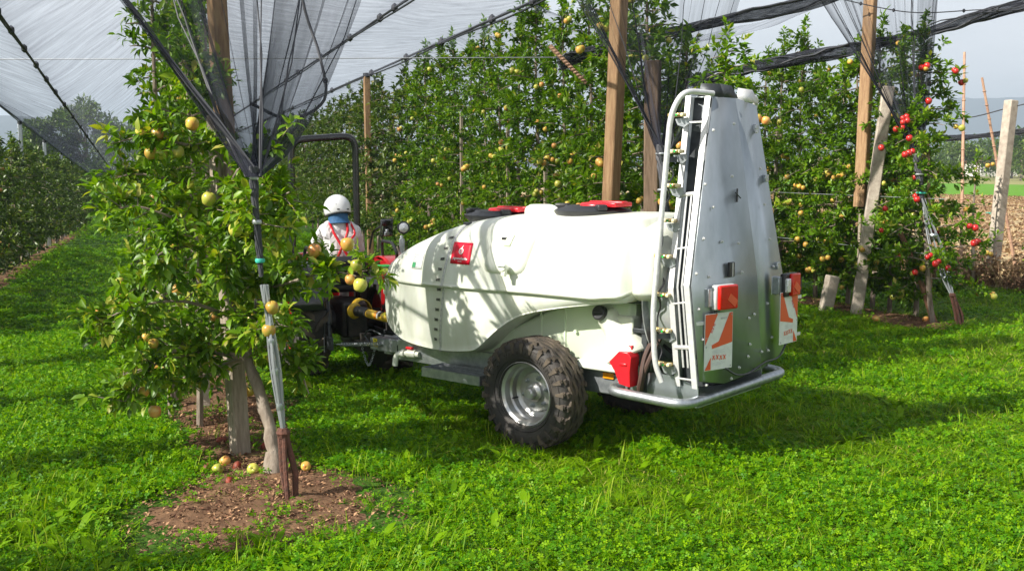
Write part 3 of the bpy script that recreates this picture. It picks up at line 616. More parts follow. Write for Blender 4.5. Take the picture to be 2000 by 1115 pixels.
def furl(pts,r,label,seed=0,flat=.55):
    c=spline(pts,10); n=12; mb=MB(); uv=[]; ga=[]; P=[]; sb=MB()
    for s_ in range(6):
        pp=[p+Vector((.25*r*noise.noise(Vector((i*.25,s_*3,seed))),.8*r*math.sin(s_*1.3+i*.10),r*1.15*math.sin(s_*2.2+i*.13*(1+.2*s_))+r*.5*noise.noise(Vector((i*.4,s_,seed+2))))) for i,p in enumerate(c)]
        sb.tube(pp,r*(.14+.10*(s_%2)),5,False)
    for i,p in enumerate(c):
        t=(c[min(i+1,len(c)-1)]-c[max(i-1,0)]).normalized(); y=Vector((0,0,1)).cross(t).normalized(); z=t.cross(y); row=[]
        for j in range(n):
            a=2*math.pi*j/n; rr_=r*(1+.30*math.sin(j*2.4+i*.25+seed)+.25*noise.noise(Vector((i*.3,j,seed))))*(1+.3*math.sin(i*.17+seed))
            row.append(p+y*math.cos(a)*rr_*flat+z*math.sin(a)*rr_); uv.append((j/n*2,i*.12)); ga.append(.6)
        P.append(row)
    mb.grid(P,closed=True); o=uvmesh(mb,'furled_net',M['net_roll'],uv,ga,label); sb.build('net_fold',M['darkwire'],o,kind='stuff'); return o
furl([(.55,12.65,3.2),(.79,12.7,3.29),(1.53,12.9,3.50),(2.48,13.1,3.74),(3.68,13.4,4.02),(5.2,13.7,4.6)],.06,'furled dark net roll sloping up to the right behind the tall post',1)
furl([(1.9,15.8,3.15),(2.81,15.5,3.25),(3.47,15.2,3.41),(4.28,15.0,3.54),(4.96,14.9,3.66),(5.93,14.7,3.91),(6.86,14.5,4.16),(7.9,14.3,4.4)],.065,'furled dark net roll crossing the sky at upper right',3)
furl([(8.6,26,2.62),(9.36,25.0,2.63),(9.79,24.0,2.63),(10.15,23.0,2.66),(10.65,22.0,2.73),(11.6,21,2.85)],.05,'thin distant net roll strung above the field',5)
cable([(4.0,14.6,4.35),(4.8,14.5,4.14),(5.35,14.3,4.02),(5.97,14.0,4.01),(6.53,13.8,4.03),(7.4,13.6,4.3)],.012,'thin sagging black cord at the top right',knots=8)
cable([(7.4,22,2.98),(8.0,19.3,2.85),(8.5,18.24,3.0),(9.6,17.8,3.3)],.010,'thin wire tied from the bamboo canes to the tall concrete post')
cable([(-9,13,3.28),(-4,13.0,3.29),(1,12.9,3.3)],.006,'thin horizontal wire behind the left net sheet','wire')
for z in (.9,1.6):
    cable([W(a,9.35,z) for a in (10.6,13,18,24)],.004,'thin trellis wire of the right hand row, '+('upper' if z>1 else 'lower')+' wire','wire',name='trellis_wire',cat='wire')
def funnel(tip,rim,label,folds,seed,nu=150,nv=16,rt=.045,sag=.0):
    """a net gathered to one point: pleats fan out from the tie to the rim"""
    root=empty('net_bundle',tip,0,label,'net bundle'); r=random.Random(seed); T=Vector(tip); rc=spline([Vector(q)-T for q in rim],24); mb=MB(); uv=[]; ga=[]; P=[]
    def rimat(u):
        s=u*(len(rc)-1); i=min(len(rc)-2,int(s)); return rc[i].lerp(rc[i+1],s-i)
    for v in range(nv+1):
        t=v/nv; row=[]
        for u in range(nu+1):
            q=u/nu; uu=q+.020*math.sin(q*folds*6.283)*(1-.3*t)+.012*noise.noise(Vector((q*30,seed,0))); e=rimat(min(1,max(0,uu)))
            a=q*6.283*2; tt=t**(1-.32*q); p0=Vector((math.cos(a)*rt,math.sin(a)*rt,0))*(1-t); p=p0+Vector((e.x*tt,e.y*tt,e.z*t))
            p.y+=.05*math.sin(q*folds*6.283+1)*t+.22*noise.noise(Vector((q*8,t*.8,seed+5)))*t+.05*math.sin(q*folds*2.3*6.283)*t; p.z-=sag*4*t*(1-t)*math.sin(q*3.14)
            p.x+=.04*noise.noise(Vector((q*9,t*3,seed)))*t
            row.append(p); uv.append((q,t)); b=noise.noise(Vector((q*7+seed*3,t*.6,2)))+.7*noise.noise(Vector((q*31,t*.9,seed))); edge=max(0,1-q*9)+.8*max(0,1-(1-q)*7)
            ga.append(max(-.1,(1-t)**2*.9+.42*edge+.55*max(-.2,b)))
        P.append(row)
    mb.grid(P); o=uvmesh(mb,'net_cloth',M['net_funnel'],uv,ga,None,None); o.parent=root
    for i in range(11):
        q=r.choice((.0,.03,.07,.12,.2,.35,.5,.66,.8,.9,.97,1))+r.uniform(-.01,.01); q=min(1,max(0,q)); e=rimat(q); mb=MB(); pts=[]
        for k in range(7):
            t=k/6; tt=t**(1-.32*q); pts.append(Vector((math.cos(q*9)*rt,math.sin(q*9)*rt,0))*(1-t)+Vector((e.x*tt,e.y*tt,e.z*t))+Vector((r.uniform(-.02,.02)*t*(1-t)*4,.08*math.sin(q*folds*6.283)*t,-sag*4*t*(1-t)*.6)))
        mb.tube(pts,[.0065-.004*t/6 for t in range(7)],4,False); mb.build('fold_cord',M['darkwire'],root)
    return root
def tail(root,pts,r0,label=None):
    T=root.location; mb=MB(); c=spline([Vector(p)-T for p in pts],6); n=len(c)
    for s_ in range(6):
        mb=MB(); mb.tube([p+Vector((math.cos(s_*1.05+i*.35),math.sin(s_*1.05+i*.35),0))*r0*.55*(1-.4*i/n)*(1+.3*math.sin(i*1.3+s_*2)) for i,p in enumerate(c)],[r0*.40*(1-.4*i/n)*(1+.2*math.sin(i*2.3+s_)) for i in range(n)],6); mb.build('net_strand',M['darkwire'],root)
    for t in (.12,.5,.85):
        q=c[int(t*(n-1))]; mb=MB(); mb.lathe([(r0*.95,-.012),(r0*1.1,0),(r0*.95,.012)],10,Matrix.Translation(q)); mb.build('binding',M['twine'] if t>.8 else M['wire'],root)
f1=funnel((-1.52,6.25,1.94),[(-3.15,7.0,3.95),(-2.8,7.1,3.6),(-2.45,7.5,4.05),(-2.0,8.0,4.3),(-1.5,8.4,4.2),(-1.0,8.6,3.9)],'big dark net bundle fanning up from its tie in front of the first tree',13,1)
tail(f1,[(-1.52,6.25,2.0),(-1.515,6.25,1.80),(-1.50,6.25,1.55),(-1.49,6.25,1.35)],.028)
f2=funnel((1.43,10.2,2.12),[(.30,10.4,4.15),(.85,10.6,4.2),(1.45,10.9,4.35),(2.0,11.2,4.3),(2.55,11.4,4.2)],'dark net bundle fanning up behind the middle of the sprayer',9,2)
tail(f2,[(1.43,10.2,2.2),(1.44,10.15,1.95),(1.46,10.1,1.6),(1.5,10.05,1.3)],.06)
f3=funnel((5.13,13.5,2.13),[(3.45,13.7,4.75),(4.2,13.9,4.8),(4.9,14.0,4.9),(5.6,14.1,4.8)],'dark net bundle fanning up from the red apple tree at right',9,3)
tail(f3,[(5.13,13.5,2.2),(5.15,13.45,1.9),(5.18,13.4,1.55)],.06)
cable([(-1.5,7.6,3.75),(-1.45,7.5,3.15),(-1.32,7.4,2.75),(-1.28,7.3,2.45),(-1.5,7.2,2.32),(-1.75,7.15,2.42)],.011,'loose black cord looping beside the front net bundle',knots=3)
# ---------------------------------------------------------------- fallen apples
for i,(x,y,kd,s,lab) in enumerate([(-1.69,6.73,'g',1.1,'green fallen apple nearest the foot of the front post'),(-1.93,6.75,'g',1.0,'fallen green apple leftmost of the pair by the front post'),(-1.93,6.93,'b',1.0,'brownish fallen apple behind the green one on the soil'),(-1.36,6.80,'y',.95,'yellow fallen apple just right of the bare trunk foot'),(4.75,13.67,'b',1.3,'orange fallen apple beside the right hand row post'),(5.36,13.56,'b',1.1,'fallen apple near the foot of the red apple tree')]):
    tag(link('fallen_apple',AP[kd],None,loc=(x,y,gh(x,y)+.045),rot=(1.2,.6*i,i),scale=[s]*3),label=lab,cat='apple',group='fallen apples on the soil')
rot=apple_mesh(M['apple_rot'])
for i,(x,y,lab) in enumerate([(-2.1,7.46,'red rotten apple left of the front post'),(-1.78,6.50,'dark red squashed apple nearest the camera on the soil'),(-1.83,6.86,'red rotten apple between the green apple and the post'),(-2.15,7.0,'rotten apple at the left edge of the bare soil'),(-1.75,7.3,'red rotten apple just right of the front post'),(-2.02,6.82,'small rotten apple next to the brownish apple')]):
    tag(link('rotten_apple',rot,None,loc=(x,y,gh(x,y)+.03),rot=(i,.5*i,i),scale=(1,1,.7)),label=lab,cat='apple',group='rotten apples on the soil')
# ---------------------------------------------------------------- the sprayer (local x forward, y to its left, z up)
SP=empty('orchard_sprayer',(.587,7.994,gh(.587,7.994)),R_(140),'white tank orchard sprayer trailer with steel fan tower, red lids and black tyre','sprayer')
def cr(xs,ys,x):
    i=min(len(xs)-2,max(0,int(np.searchsorted(xs,x)-1))); t=(x-xs[i])/(xs[i+1]-xs[i])
    g=lambda k: ys[min(len(ys)-1,max(0,k))]; X=lambda k: xs[min(len(xs)-1,max(0,k))]
    def sl(k):
        a,b=X(k-1),X(k+1); return (g(k+1)-g(k-1))/(b-a) if b!=a else 0
    h=xs[i+1]-xs[i]; m0,m1=sl(i)*h,sl(i+1)*h
    return (2*t**3-3*t**2+1)*ys[i]+(t**3-2*t**2+t)*m0+(-2*t**3+3*t**2)*ys[i+1]+(t**3-t**2)*m1
SX=[-.78,-.74,-.60,-.2,.15,.37,.57,.70,.93,1.2,1.5,1.75,1.92,2.01]
SW=[.56,.66,.70,.715,.715,.715,.715,.715,.71,.67,.585,.47,.33,.16]
ST=[1.60,1.67,1.685,1.68,1.67,1.66,1.65,1.635,1.585,1.50,1.385,1.255,1.13,1.04]
SB=[1.13,1.10,1.085,1.02,.93,.80,.635,.60,.58,.58,.60,.67,.78,.90]
def prof(x):
    w,zt,zb=cr(SX,SW,x),cr(SX,ST,x),cr(SX,SB,x); zr=max(1.125-.02*max(0,x),zb+.05); zr=min(zr,zt-.06)
    if x>1.75: zr=zb+(zt-zb)*.5
    H=zt-zr
    c=[(0,zt),(.40*w,zt-.012*1),(.70*w,zt-.10*H),(.87*w,zt-.30*H),(.955*w,zt-.62*H),(.99*w,zr+.03),(1.0*w,zr+.008),(.992*w,zr-.008),(.955*w,zr-.022 if zr-zb>.08 else zr-.3*(zr-zb)),(.945*w,zb+(zr-zb)*.5),(.91*w,zb+.12*(zr-zb)),(.82*w,zb),(0,zb)]
    return c
def S(x,u):
    c=prof(x); n=len(c)-1; s=u*n; i=min(n-1,int(s)); t=s-i
    P=[Vector((q[0],q[1])) for q in (c[max(0,i-1)],c[i],c[i+1],c[min(n,i+2)])]
    if i==0: P[0]=Vector((-c[1][0],c[1][1]))
    a,b,cc,d=P; v=.5*((2*b)+(cc-a)*t+(2*a-5*b+4*cc-d)*t*t+(3*b-a-3*cc+d)*t**3)
    return Vector((x,v.x,v.y))
def Sn(x,u):
    du=S(x,min(1,u+.01))-S(x,max(0,u-.01)); dx=S(min(2,x+.01),u)-S(x-.01,u); n=dx.cross(du)*-1
    n.normalize()
    if n.y<0 and u>.1: n=-n
    return n
def Suz(x,z):
    lo,hi=.05,.62
    for _ in range(24):
        m=(lo+hi)/2
        if S(x,m).z>z: lo=m
        else: hi=m
    return lo
xs=sorted(set([round(x,3) for x in np.linspace(-.78,2.01,72)]))
mb=MB(); P=[]
for x in xs:
    h=[S(x,u) for u in np.linspace(0,1,41)]; full=h+[Vector((p.x,-p.y,p.z)) for p in h[-2:0:-1]]; P.append(full)
mb.grid(P,closed=True)
n=len(P[0]); mb.f.append(tuple(range(n))); mb.m.append(0); b=len(mb.v)-n; mb.f.append(tuple(b+i for i in range(n-1,-1,-1))); mb.m.append(0)
tank=mb.build('tank',M['tank'],SP,ang=50)
def patch(x0,x1,z0,z1,off,m,name,parent,n=8,th=0,slant=0,rnd=0):
    mb=MB(); P=[]; k=n*3 if rnd else n
    for i in range(k+1):
        row=[]
        for j in range(k+1):
            s=-1+2*i/k; t=-1+2*j/k
            o=off
            if rnd:
                e=max(0,max(abs(s),abs(t))-.0); e=(abs(s)**5+abs(t)**5)**.2; o=off*max(0,1-e**9)-.004
                if e>1: s/=e; t/=e
            z=(z0+z1)/2+(z1-z0)/2*t; x=(x0+x1)/2+(x1-x0)/2*s+slant*(z-(z0+z1)/2); u=Suz(x,z); row.append(S(x,u)+Sn(x,u)*o)
        P.append(row)
    mb.grid(P); o=mb.build(name,m,parent,ang=60,solid=th); return o
def text(body,size,m,name,parent,mat4,ext=.0006,align='CENTER',bold=0):
    cu=bpy.data.curves.new(name,'FONT'); cu.body=body; cu.size=size; cu.extrude=ext; cu.align_x=align; cu.align_y='CENTER'; cu.resolution_u=2; cu.offset=bold
    t=bpy.data.objects.new('tmp',cu); COL.objects.link(t); dg=bpy.context.evaluated_depsgraph_get(); me=bpy.data.meshes.new_from_object(t.evaluated_get(dg)); bpy.data.objects.remove(t); me.materials.clear(); me.materials.append(m); me.name=name
    o=bpy.data.objects.new(name,me); COL.objects.link(o); o.parent=parent; o.matrix_local=mat4; return o
def onside(x,z,off,sx=1,skew=0):
    """frame on the tank's left side: reading direction is towards the rear (-x)"""
    u=Suz(x,z); n=Sn(x,u); o=S(x,u)+n*off; X=(S(x-.02,Suz(x-.02,z))-S(x,u)).normalized(); Y=n.cross(X).normalized(); X=Y.cross(n)
    return Matrix(((X.x,Y.x,n.x,o.x),(X.y,Y.y,n.y,o.y),(X.z,Y.z,n.z,o.z),(0,0,0,1)))
# red maker's sticker
st=patch(.60,.80,1.285,1.445,.004,M['redprint'],'sticker',tank,n=6,th=.001)
text('Agromehanika',.026,M['whiteprint'],'lettering',tank,onside(.70,1.325,.009),bold=.0006)
text('1967-2017',.010,M['whiteprint'],'lettering',tank,onside(.70,1.303,.009))
m4=onside(.70,1.385,.0085)
mb=MB(); ring=[]
for a in range(25):
    t=a/24*2*math.pi; ring.append((.020*math.cos(t),.020*math.sin(t)-.006,0))
mb.tube(ring,.0045,5,False); mb.add([(-.013,.010,0),(.006,.016,0),(.016,.045,0),(.004,.030,0)],[(0,1,2,3)]); mb.tube([(.006*math.cos(a),.006*math.sin(a)-.006,0) for a in np.linspace(.6,5.6,9)],.0022,4)
o=mb.build('emblem',M['whiteprint'],tank); o.matrix_local=m4
# grey info plate
patch(1.13,1.27,1.215,1.335,.004,M['signwhite'],'info_plate',tank,n=5,th=.001)
for i in range(6):
    zz=1.322-.018*i
    patch(1.145 if i%2 else 1.16,1.255,zz-.0025,zz+.0025,.0065,M['greyprint'],'print_line',tank,n=3)
patch(1.215,1.262,1.225,1.262,.0068,M['greenprint'],'emblem',tank,n=2)
# level strap and its marks
mb=MB(); P=[]
for u in np.linspace(.13,.90,60):
    z=S(.9,u).z; x=.80+.16*(1.53-z)/.95
    P.append([S(x+d,u)+Sn(x+d,u)*.004 for d in (-.011,.011)])
mb.grid(P); mb.build('strap',M['galv_white'],tank,solid=.003)
mb=MB()
for u in np.linspace(.16,.88,52):
    z=S(.9,u).z; x=.80+.16*(1.53-z)/.95
    mb.grid([[S(x+d,u+e)+Sn(x+d,u)*.0085 for d in (-.008,.002)] for e in (-.0016,.0016)])
mb.build('strap_scale',M['greyprint'],tank,kind='stuff')
for i,z in enumerate(np.linspace(1.47,.68,11)):
    x=.80+.16*(1.53-z)/.95+.05
    if 1.08<z<1.15: continue
    u=Suz(x,z) if z>1.13 else None
    if u is None:
        lo,hi=.6,.95
        for _ in range(24):
            mm_=(lo+hi)/2
            if S(x,mm_).z>z: lo=mm_
            else: hi=mm_
        u=lo
    nn_=Sn(x,u); o=S(x,u)+nn_*.006; X=(S(x-.02,u)-S(x,u)).normalized(); Y=nn_.cross(X).normalized(); X=Y.cross(nn_)
    text(str(1000-i*100) if i<10 else '50',.030,M['blackprint'],'level_mark',tank,Matrix(((X.x,Y.x,nn_.x,o.x),(X.y,Y.y,nn_.y,o.y),(X.z,Y.z,nn_.z,o.z),(0,0,0,1))),bold=.001)
mb=MB(); q=S(.80,.16)+Sn(.80,.16)*.01; mb.box(q,(.05,.05,.02)); mb.tube([q,q+Vector((0,.03,-.05))],.008,6); mb.build('strap_buckle',M['dark_steel'],tank,bevel=.004)
# hand wash tank set into the side, with tap
pod=patch(.03,.44,1.235,1.555,.034,M['tank'],'wash_tank',SP,n=10,rnd=1,slant=-.25)
mb=MB(); mb.box((0,0,0),(.10,.03,.022)); o=mb.build('cap',M['black'],pod,bevel=.006); o.matrix_local=Matrix.Translation(S(.26,.27)+Vector((0,.01,.028)))
patch(.20,.26,1.43,1.505,.037,M['tank_in'],'label_frame',pod,n=3,th=.003,slant=-.25)
mt=onside(.20,1.285,.05); mb=MB(); mb.lathe([(.018,-.03),(.022,.02),(.035,.025),(.035,.05),(.018,.055)],14); mb.box((.01,-.035,.03),(.035,.06,.03)); mb.box((0,.01,.062),(.075,.018,.012)); o=mb.build('tap',M['tank'],pod,bevel=.004); o.matrix_local=mt
# top: filler lids, moulded handle
def lid(x,y,z,label):
    e=MB(); T=Matrix.Translation((x,y,z))
    e.lathe([(.245,-.05),(.285,-.01),(.29,.008),(.27,.018),(.215,.03),(.20,.045),(0,.045)],28,T); 
    o=e.build('filler_lid',M['black'],SP,label=label)
    for k in range(3):
        a=R_(20+k*120); mb=MB(); mb.box((x+.235*math.cos(a),y+.235*math.sin(a),z+.035),(.11,.075,.045),Matrix.Rotation(a,3,'Z')); mb.build('lid_clamp',M['black'],o,bevel=.012)
    mb=MB(); mb.lathe([(.15,.03),(.155,.05),(.14,.064),(.08,.07),(0,.07)],24,Matrix.Translation((x-.07,y,z))); mb.box((x-.14,y,z+.066),(.30,.07,.026)); mb.box((x-.24,y+.02,z+.055),(.10,.22,.032)); mb.build('lid_cap',M['red'],o,bevel=.008)
    return o
lid(.80,.10,1.625,'front filler lid, black ring with red cap'); lid(-.10,.10,1.685,'rear filler lid, black ring with red cap')
mb=MB(); mb.tube(smoothpath([(.42,.22,1.64),(.40,.24,1.70),(.16,.24,1.705),(.12,.24,1.66)],.06),.030,10); mb.box((.26,.20,1.655),(.30,.14,.05)); mb.build('moulded_handle',M['tank'],SP,bevel=.02)
# rear clean water tank segment behind the seam
mb=MB(); P=[]
for x,w,zt in ((-.775,.55,1.60),(-.80,.62,1.655),(-.86,.63,1.65),(-.94,.58,1.60),(-.965,.50,1.54)):
    P.append([Vector((x,yy*w,zz)) for yy,zz in ((0,zt),(.5,zt-.005),(.8,zt-.06),(.94,zt-.2),(1,1.35),(1,1.17),(.9,1.12),(0,1.12),(-.9,1.12),(-1,1.17),(-1,1.35),(-.94,zt-.2),(-.8,zt-.06),(-.5,zt-.005))])
mb.grid(P,closed=True); n=14; mb.f.append(tuple(range(n))); mb.m.append(0); b=len(mb.v)-n; mb.f.append(tuple(b+i for i in range(n-1,-1,-1))); mb.m.append(0)
mb.build('rear_tank',M['tank'],SP,bevel=.012,ang=50)
# lower inner tank and wheel arch, flared filler foot
mb=MB(); P=[]
for x,w,zb in ((-.70,.40,.62),(-.66,.44,.60),(-.1,.455,.60),(.45,.455,.60),(.9,.45,.50),(1.5,.40,.50),(1.62,.32,.55)):
    zt=min(1.14,cr(SX,SB,x)+.05); P.append([Vector((x,yy*w,zz)) for yy,zz in ((0,zt),(.9,zt),(1,zt-.03),(1,zb+.05),(.93,zb),(0,zb),(-.93,zb),(-1,zb+.05),(-1,zt-.03),(-.9,zt))])
mb.grid(P,closed=True); n=10; mb.f.append(tuple(range(n))); mb.m.append(0); b=len(mb.v)-n; mb.f.append(tuple(b+i for i in range(n-1,-1,-1))); mb.m.append(0)
mb.build('lower_tank',M['tank_in'],SP,bevel=.015)
mb=MB()
for x,w in ((-.12,.006),(.10,.006)): mb.box((x,.458,.83),(.012,.012,.40))
mb.tube([(-.22,.45,.84),(-.22,.475,.84)],.014,8); mb.build('sidewall_rib',M['tank_in'],SP)
mb=MB(); mb.tube(spline([(-.47,.46,1.00),(-.52,.44,.93),(-.60,.42,.82),(-.66,.42,.70)],6),[.075,.075,.08,.085,.085,.085,.09,.09,.095,.10,.11,.12,.13,.14,.15,.16,.17,.17,.17][:19],16); mb.box((-.63,.40,.82),(.17,.16,.34)); mb.box((-.52,.42,.625),(.50,.24,.06)); mb.build('filler_spout',M['tank'],SP,bevel=.02)
mb=MB(); mb.lathe([(.0,.02),(.045,.022),(.052,.015),(.052,-.03)],20,Matrix.Translation((-.475,.535,1.005))@Matrix.Rotation(R_(-80),4,'X')); mb.box((-.475,.56,1.005),(.07,.012,.014)); mb.build('spout_cap',M['black'],SP,bevel=.003)
# chassis
for sy in (1,-1):
    mb=MB(); mb.box((.40,sy*.43,.505),(2.45,.05,.17)); mb.box((-.62,sy*.455,.50),(.40,.008,.15)); mb.build('chassis_beam',M['galv'],SP,bevel=.006)
mb=MB(); mb.tube([(0,-.62,.40),(0,.62,.40)],.045,12); mb.box((0,0,.42),(.12,.9,.10)); mb.build('axle',M['dark_steel'],SP)
mb=MB(); mb.box((-.72,0,.50),(.06,.86,.14)); mb.box((1.55,0,.50),(.06,.86,.14)); mb.build('cross_member',M['galv'],SP,bevel=.004)
mb=MB(); mb.box((-.80,.44,.82),(.045,.05,.80)); mb.box((-.80,-.44,.82),(.045,.05,.80)); mb.box((-.72,.46,1.10),(.20,.03,.035)); mb.box((-.72,.46,.90),(.20,.03,.03)); mb.build('fan_frame',M['dark_steel'],SP,bevel=.004)
# drawbar
mb=MB(); mb.beam((1.55,.30,.50),(2.25,.07,.43),.07,.12); mb.beam((1.55,-.30,.50),(2.25,-.07,.43),.07,.12); mb.box((2.18,0,.43),(.36,.20,.11)); mb.box((2.08,.12,.40),(.10,.05,.07)); dbar=mb.build('drawbar',M['galv'],SP,bevel=.01)
mb=MB(); mb.tube([(2.35,0,.41),(2.52,0,.40)],.035,10); mb.lathe([(.035,-.025),(.065,-.02),(.065,.02),(.035,.025)],18,Matrix.Translation((2.58,0,.40)),closed=True); mb.build('hitch_eye',M['iron'],dbar)
mb=MB(); mb.box((2.26,.102,.445),(.10,.004,.075)); mb.build('warning_sticker',M['yellowprint'],dbar)
mb=MB()
for i in range(3): mb.box((2.285-.02*i,.1055,.465-.014*i),(.018,.002,.006))
mb.build('sticker_print',M['blackprint'],dbar)
mb=MB()
for i in range(14):
    t=i/13; q=Vector((2.30+.16*t,.10,.37-.14*math.sin(t*math.pi))); mb.tube([q+Vector((.009*math.cos(a),.004*math.cos(a)*(i%2),.012*math.sin(a))) for a in np.linspace(0,6.28,8)],.0028,4,False)
mb.build('safety_chain',M['galv'],dbar)
mb=MB(); mb.tube(spline([(2.15,.12,.52),(2.30,.14,.56),(2.42,.10,.50),(2.35,.12,.44),(2.46,.08,.42)],6),.008,6); mb.build('locking_pin',M['dark_steel'],dbar)
mb=MB(); mb.tube([(2.05,.05,.66),(2.45,.03,.685)],.040,16); mb.build('shaft_guard',M['yellow'],SP)
mb=MB(); mb.tube([(2.45,.03,.685),(2.56,.02,.69)],.048,16); mb.tube([(2.56,.02,.69),(2.62,.015,.69)],.05,12); mb.build('shaft_joint_cover',M['black'],SP)
mb=MB(); mb.lathe([(.062,0),(.078,.03),(.066,.06)],18,Matrix.Translation((2.62,.015,.69))@Matrix.Rotation(R_(90),4,'Y')); mb.build('shaft_guard_bell',M['yellow'],SP)
for i,(x,d,m) in enumerate(((2.33,.03,'orange'),(2.295,.02,'whiteprint'),(2.27,.03,'blackprint'),(2.22,.04,'yellowprint'))):
    mb=MB(); mb.tube([(x,.037,.678),(x-d,.038,.677)],.0415,16,False); mb.build('shaft_sticker',M[m],SP)
# front corner: flap, valve and hose
mb=MB(); mb.box((1.64,.36,.55),(.012,.10,.28)); mb.box((1.60,.44,.47),(.10,.012,.13)); mb.build('mud_flap',M['dark_steel'],SP,bevel=.006)
mb=MB(); mb.tube(smoothpath([(1.36,.47,.49),(1.52,.50,.49),(1.58,.52,.47),(1.585,.53,.38)],.04),.024,12); mb.tube([(1.40,.47,.49),(1.47,.49,.49)],.036,14); mb.tube([(1.50,.50,.49),(1.525,.505,.49)],.033,14); mb.build('drain_valve',M['tank'],SP)
mb=MB(); mb.box((1.45,.49,.538),(.07,.03,.02)); mb.build('valve_lever',M['red'],SP,bevel=.005)
# step tray
mb=MB(); x0,x1,y0,y1,z0=.46,1.06,.50,.74,.40
for a,b_ in (((x0,y0),(x1,y0)),((x1,y0),(x1,y1)),((x1,y1),(x0,y1)),((x0,y1),(x0,y0))): mb.beam((*a,z0+.03),(*b_,z0+.03),.008,.07)
mb.box(((x0+x1)/2,(y0+y1)/2,z0),(x1-x0,y1-y0,.006)); 
for k in range(1,4): mb.beam((x0,y0+(y1-y0)*k/4,z0+.04),(x1,y0+(y1-y0)*k/4,z0+.04),.006,.03)
mb.beam((.6,.44,.44),(.6,.52,.43),.05,.03); mb.beam((.95,.44,.44),(.95,.52,.43),.05,.03); mb.build('step_tray',M['galv'],SP)
# red wheel chock in its holder, orange side marker, brown hoses
MC=Matrix.Translation((-.70,.475,.54)); mb=MB()
mb.prism([(.015,.0),(-.075,-.015),(-.07,.09),(-.08,.19),(-.055,.225),(.02,.225),(.10,.145),(.055,.085)],0,.11,MC@Matrix.Rotation(R_(90),4,'X')@Matrix.Translation((0,0,-.12))); mb.box((-.73,.53,.78),(.05,.03,.05)); mb.box((-.72,.598,.68),(.06,.012,.02)); mb.build('wheel_chock',M['red'],SP,bevel=.010)
mb=MB(); mb.box((-.51,.465,.555),(.095,.016,.045)); mb.build('side_marker',M['orange'],SP,bevel=.005)
for dy in (0,.045):
    mb=MB(); mb.tube(spline([(-.80,.50+dy*.5,.50),(-.83,.52+dy*.5,.60),(-.88+dy,.50,.74),(-.92+dy,.42,.90)],6),.018,8); mb.build('hose',M['hose'],SP)
# bumper tube
mb=MB(); mb.tube(smoothpath([(-.62,.47,.50),(-.62,.62,.49),(-1.22,.63,.475),(-1.25,-.78,.49),(-.95,-.80,.50)],.13,7),.034,14); mb.build('bumper',M['galv'],SP)
mb=MB(); mb.lathe([(.0,-.004),(.06,-.004),(.06,.004),(0,.004)],16,Matrix.Translation((-.62,.475,.50))@Matrix.Rotation(R_(90),4,'X')); mb.build('bumper_flange',M['galv'],SP)
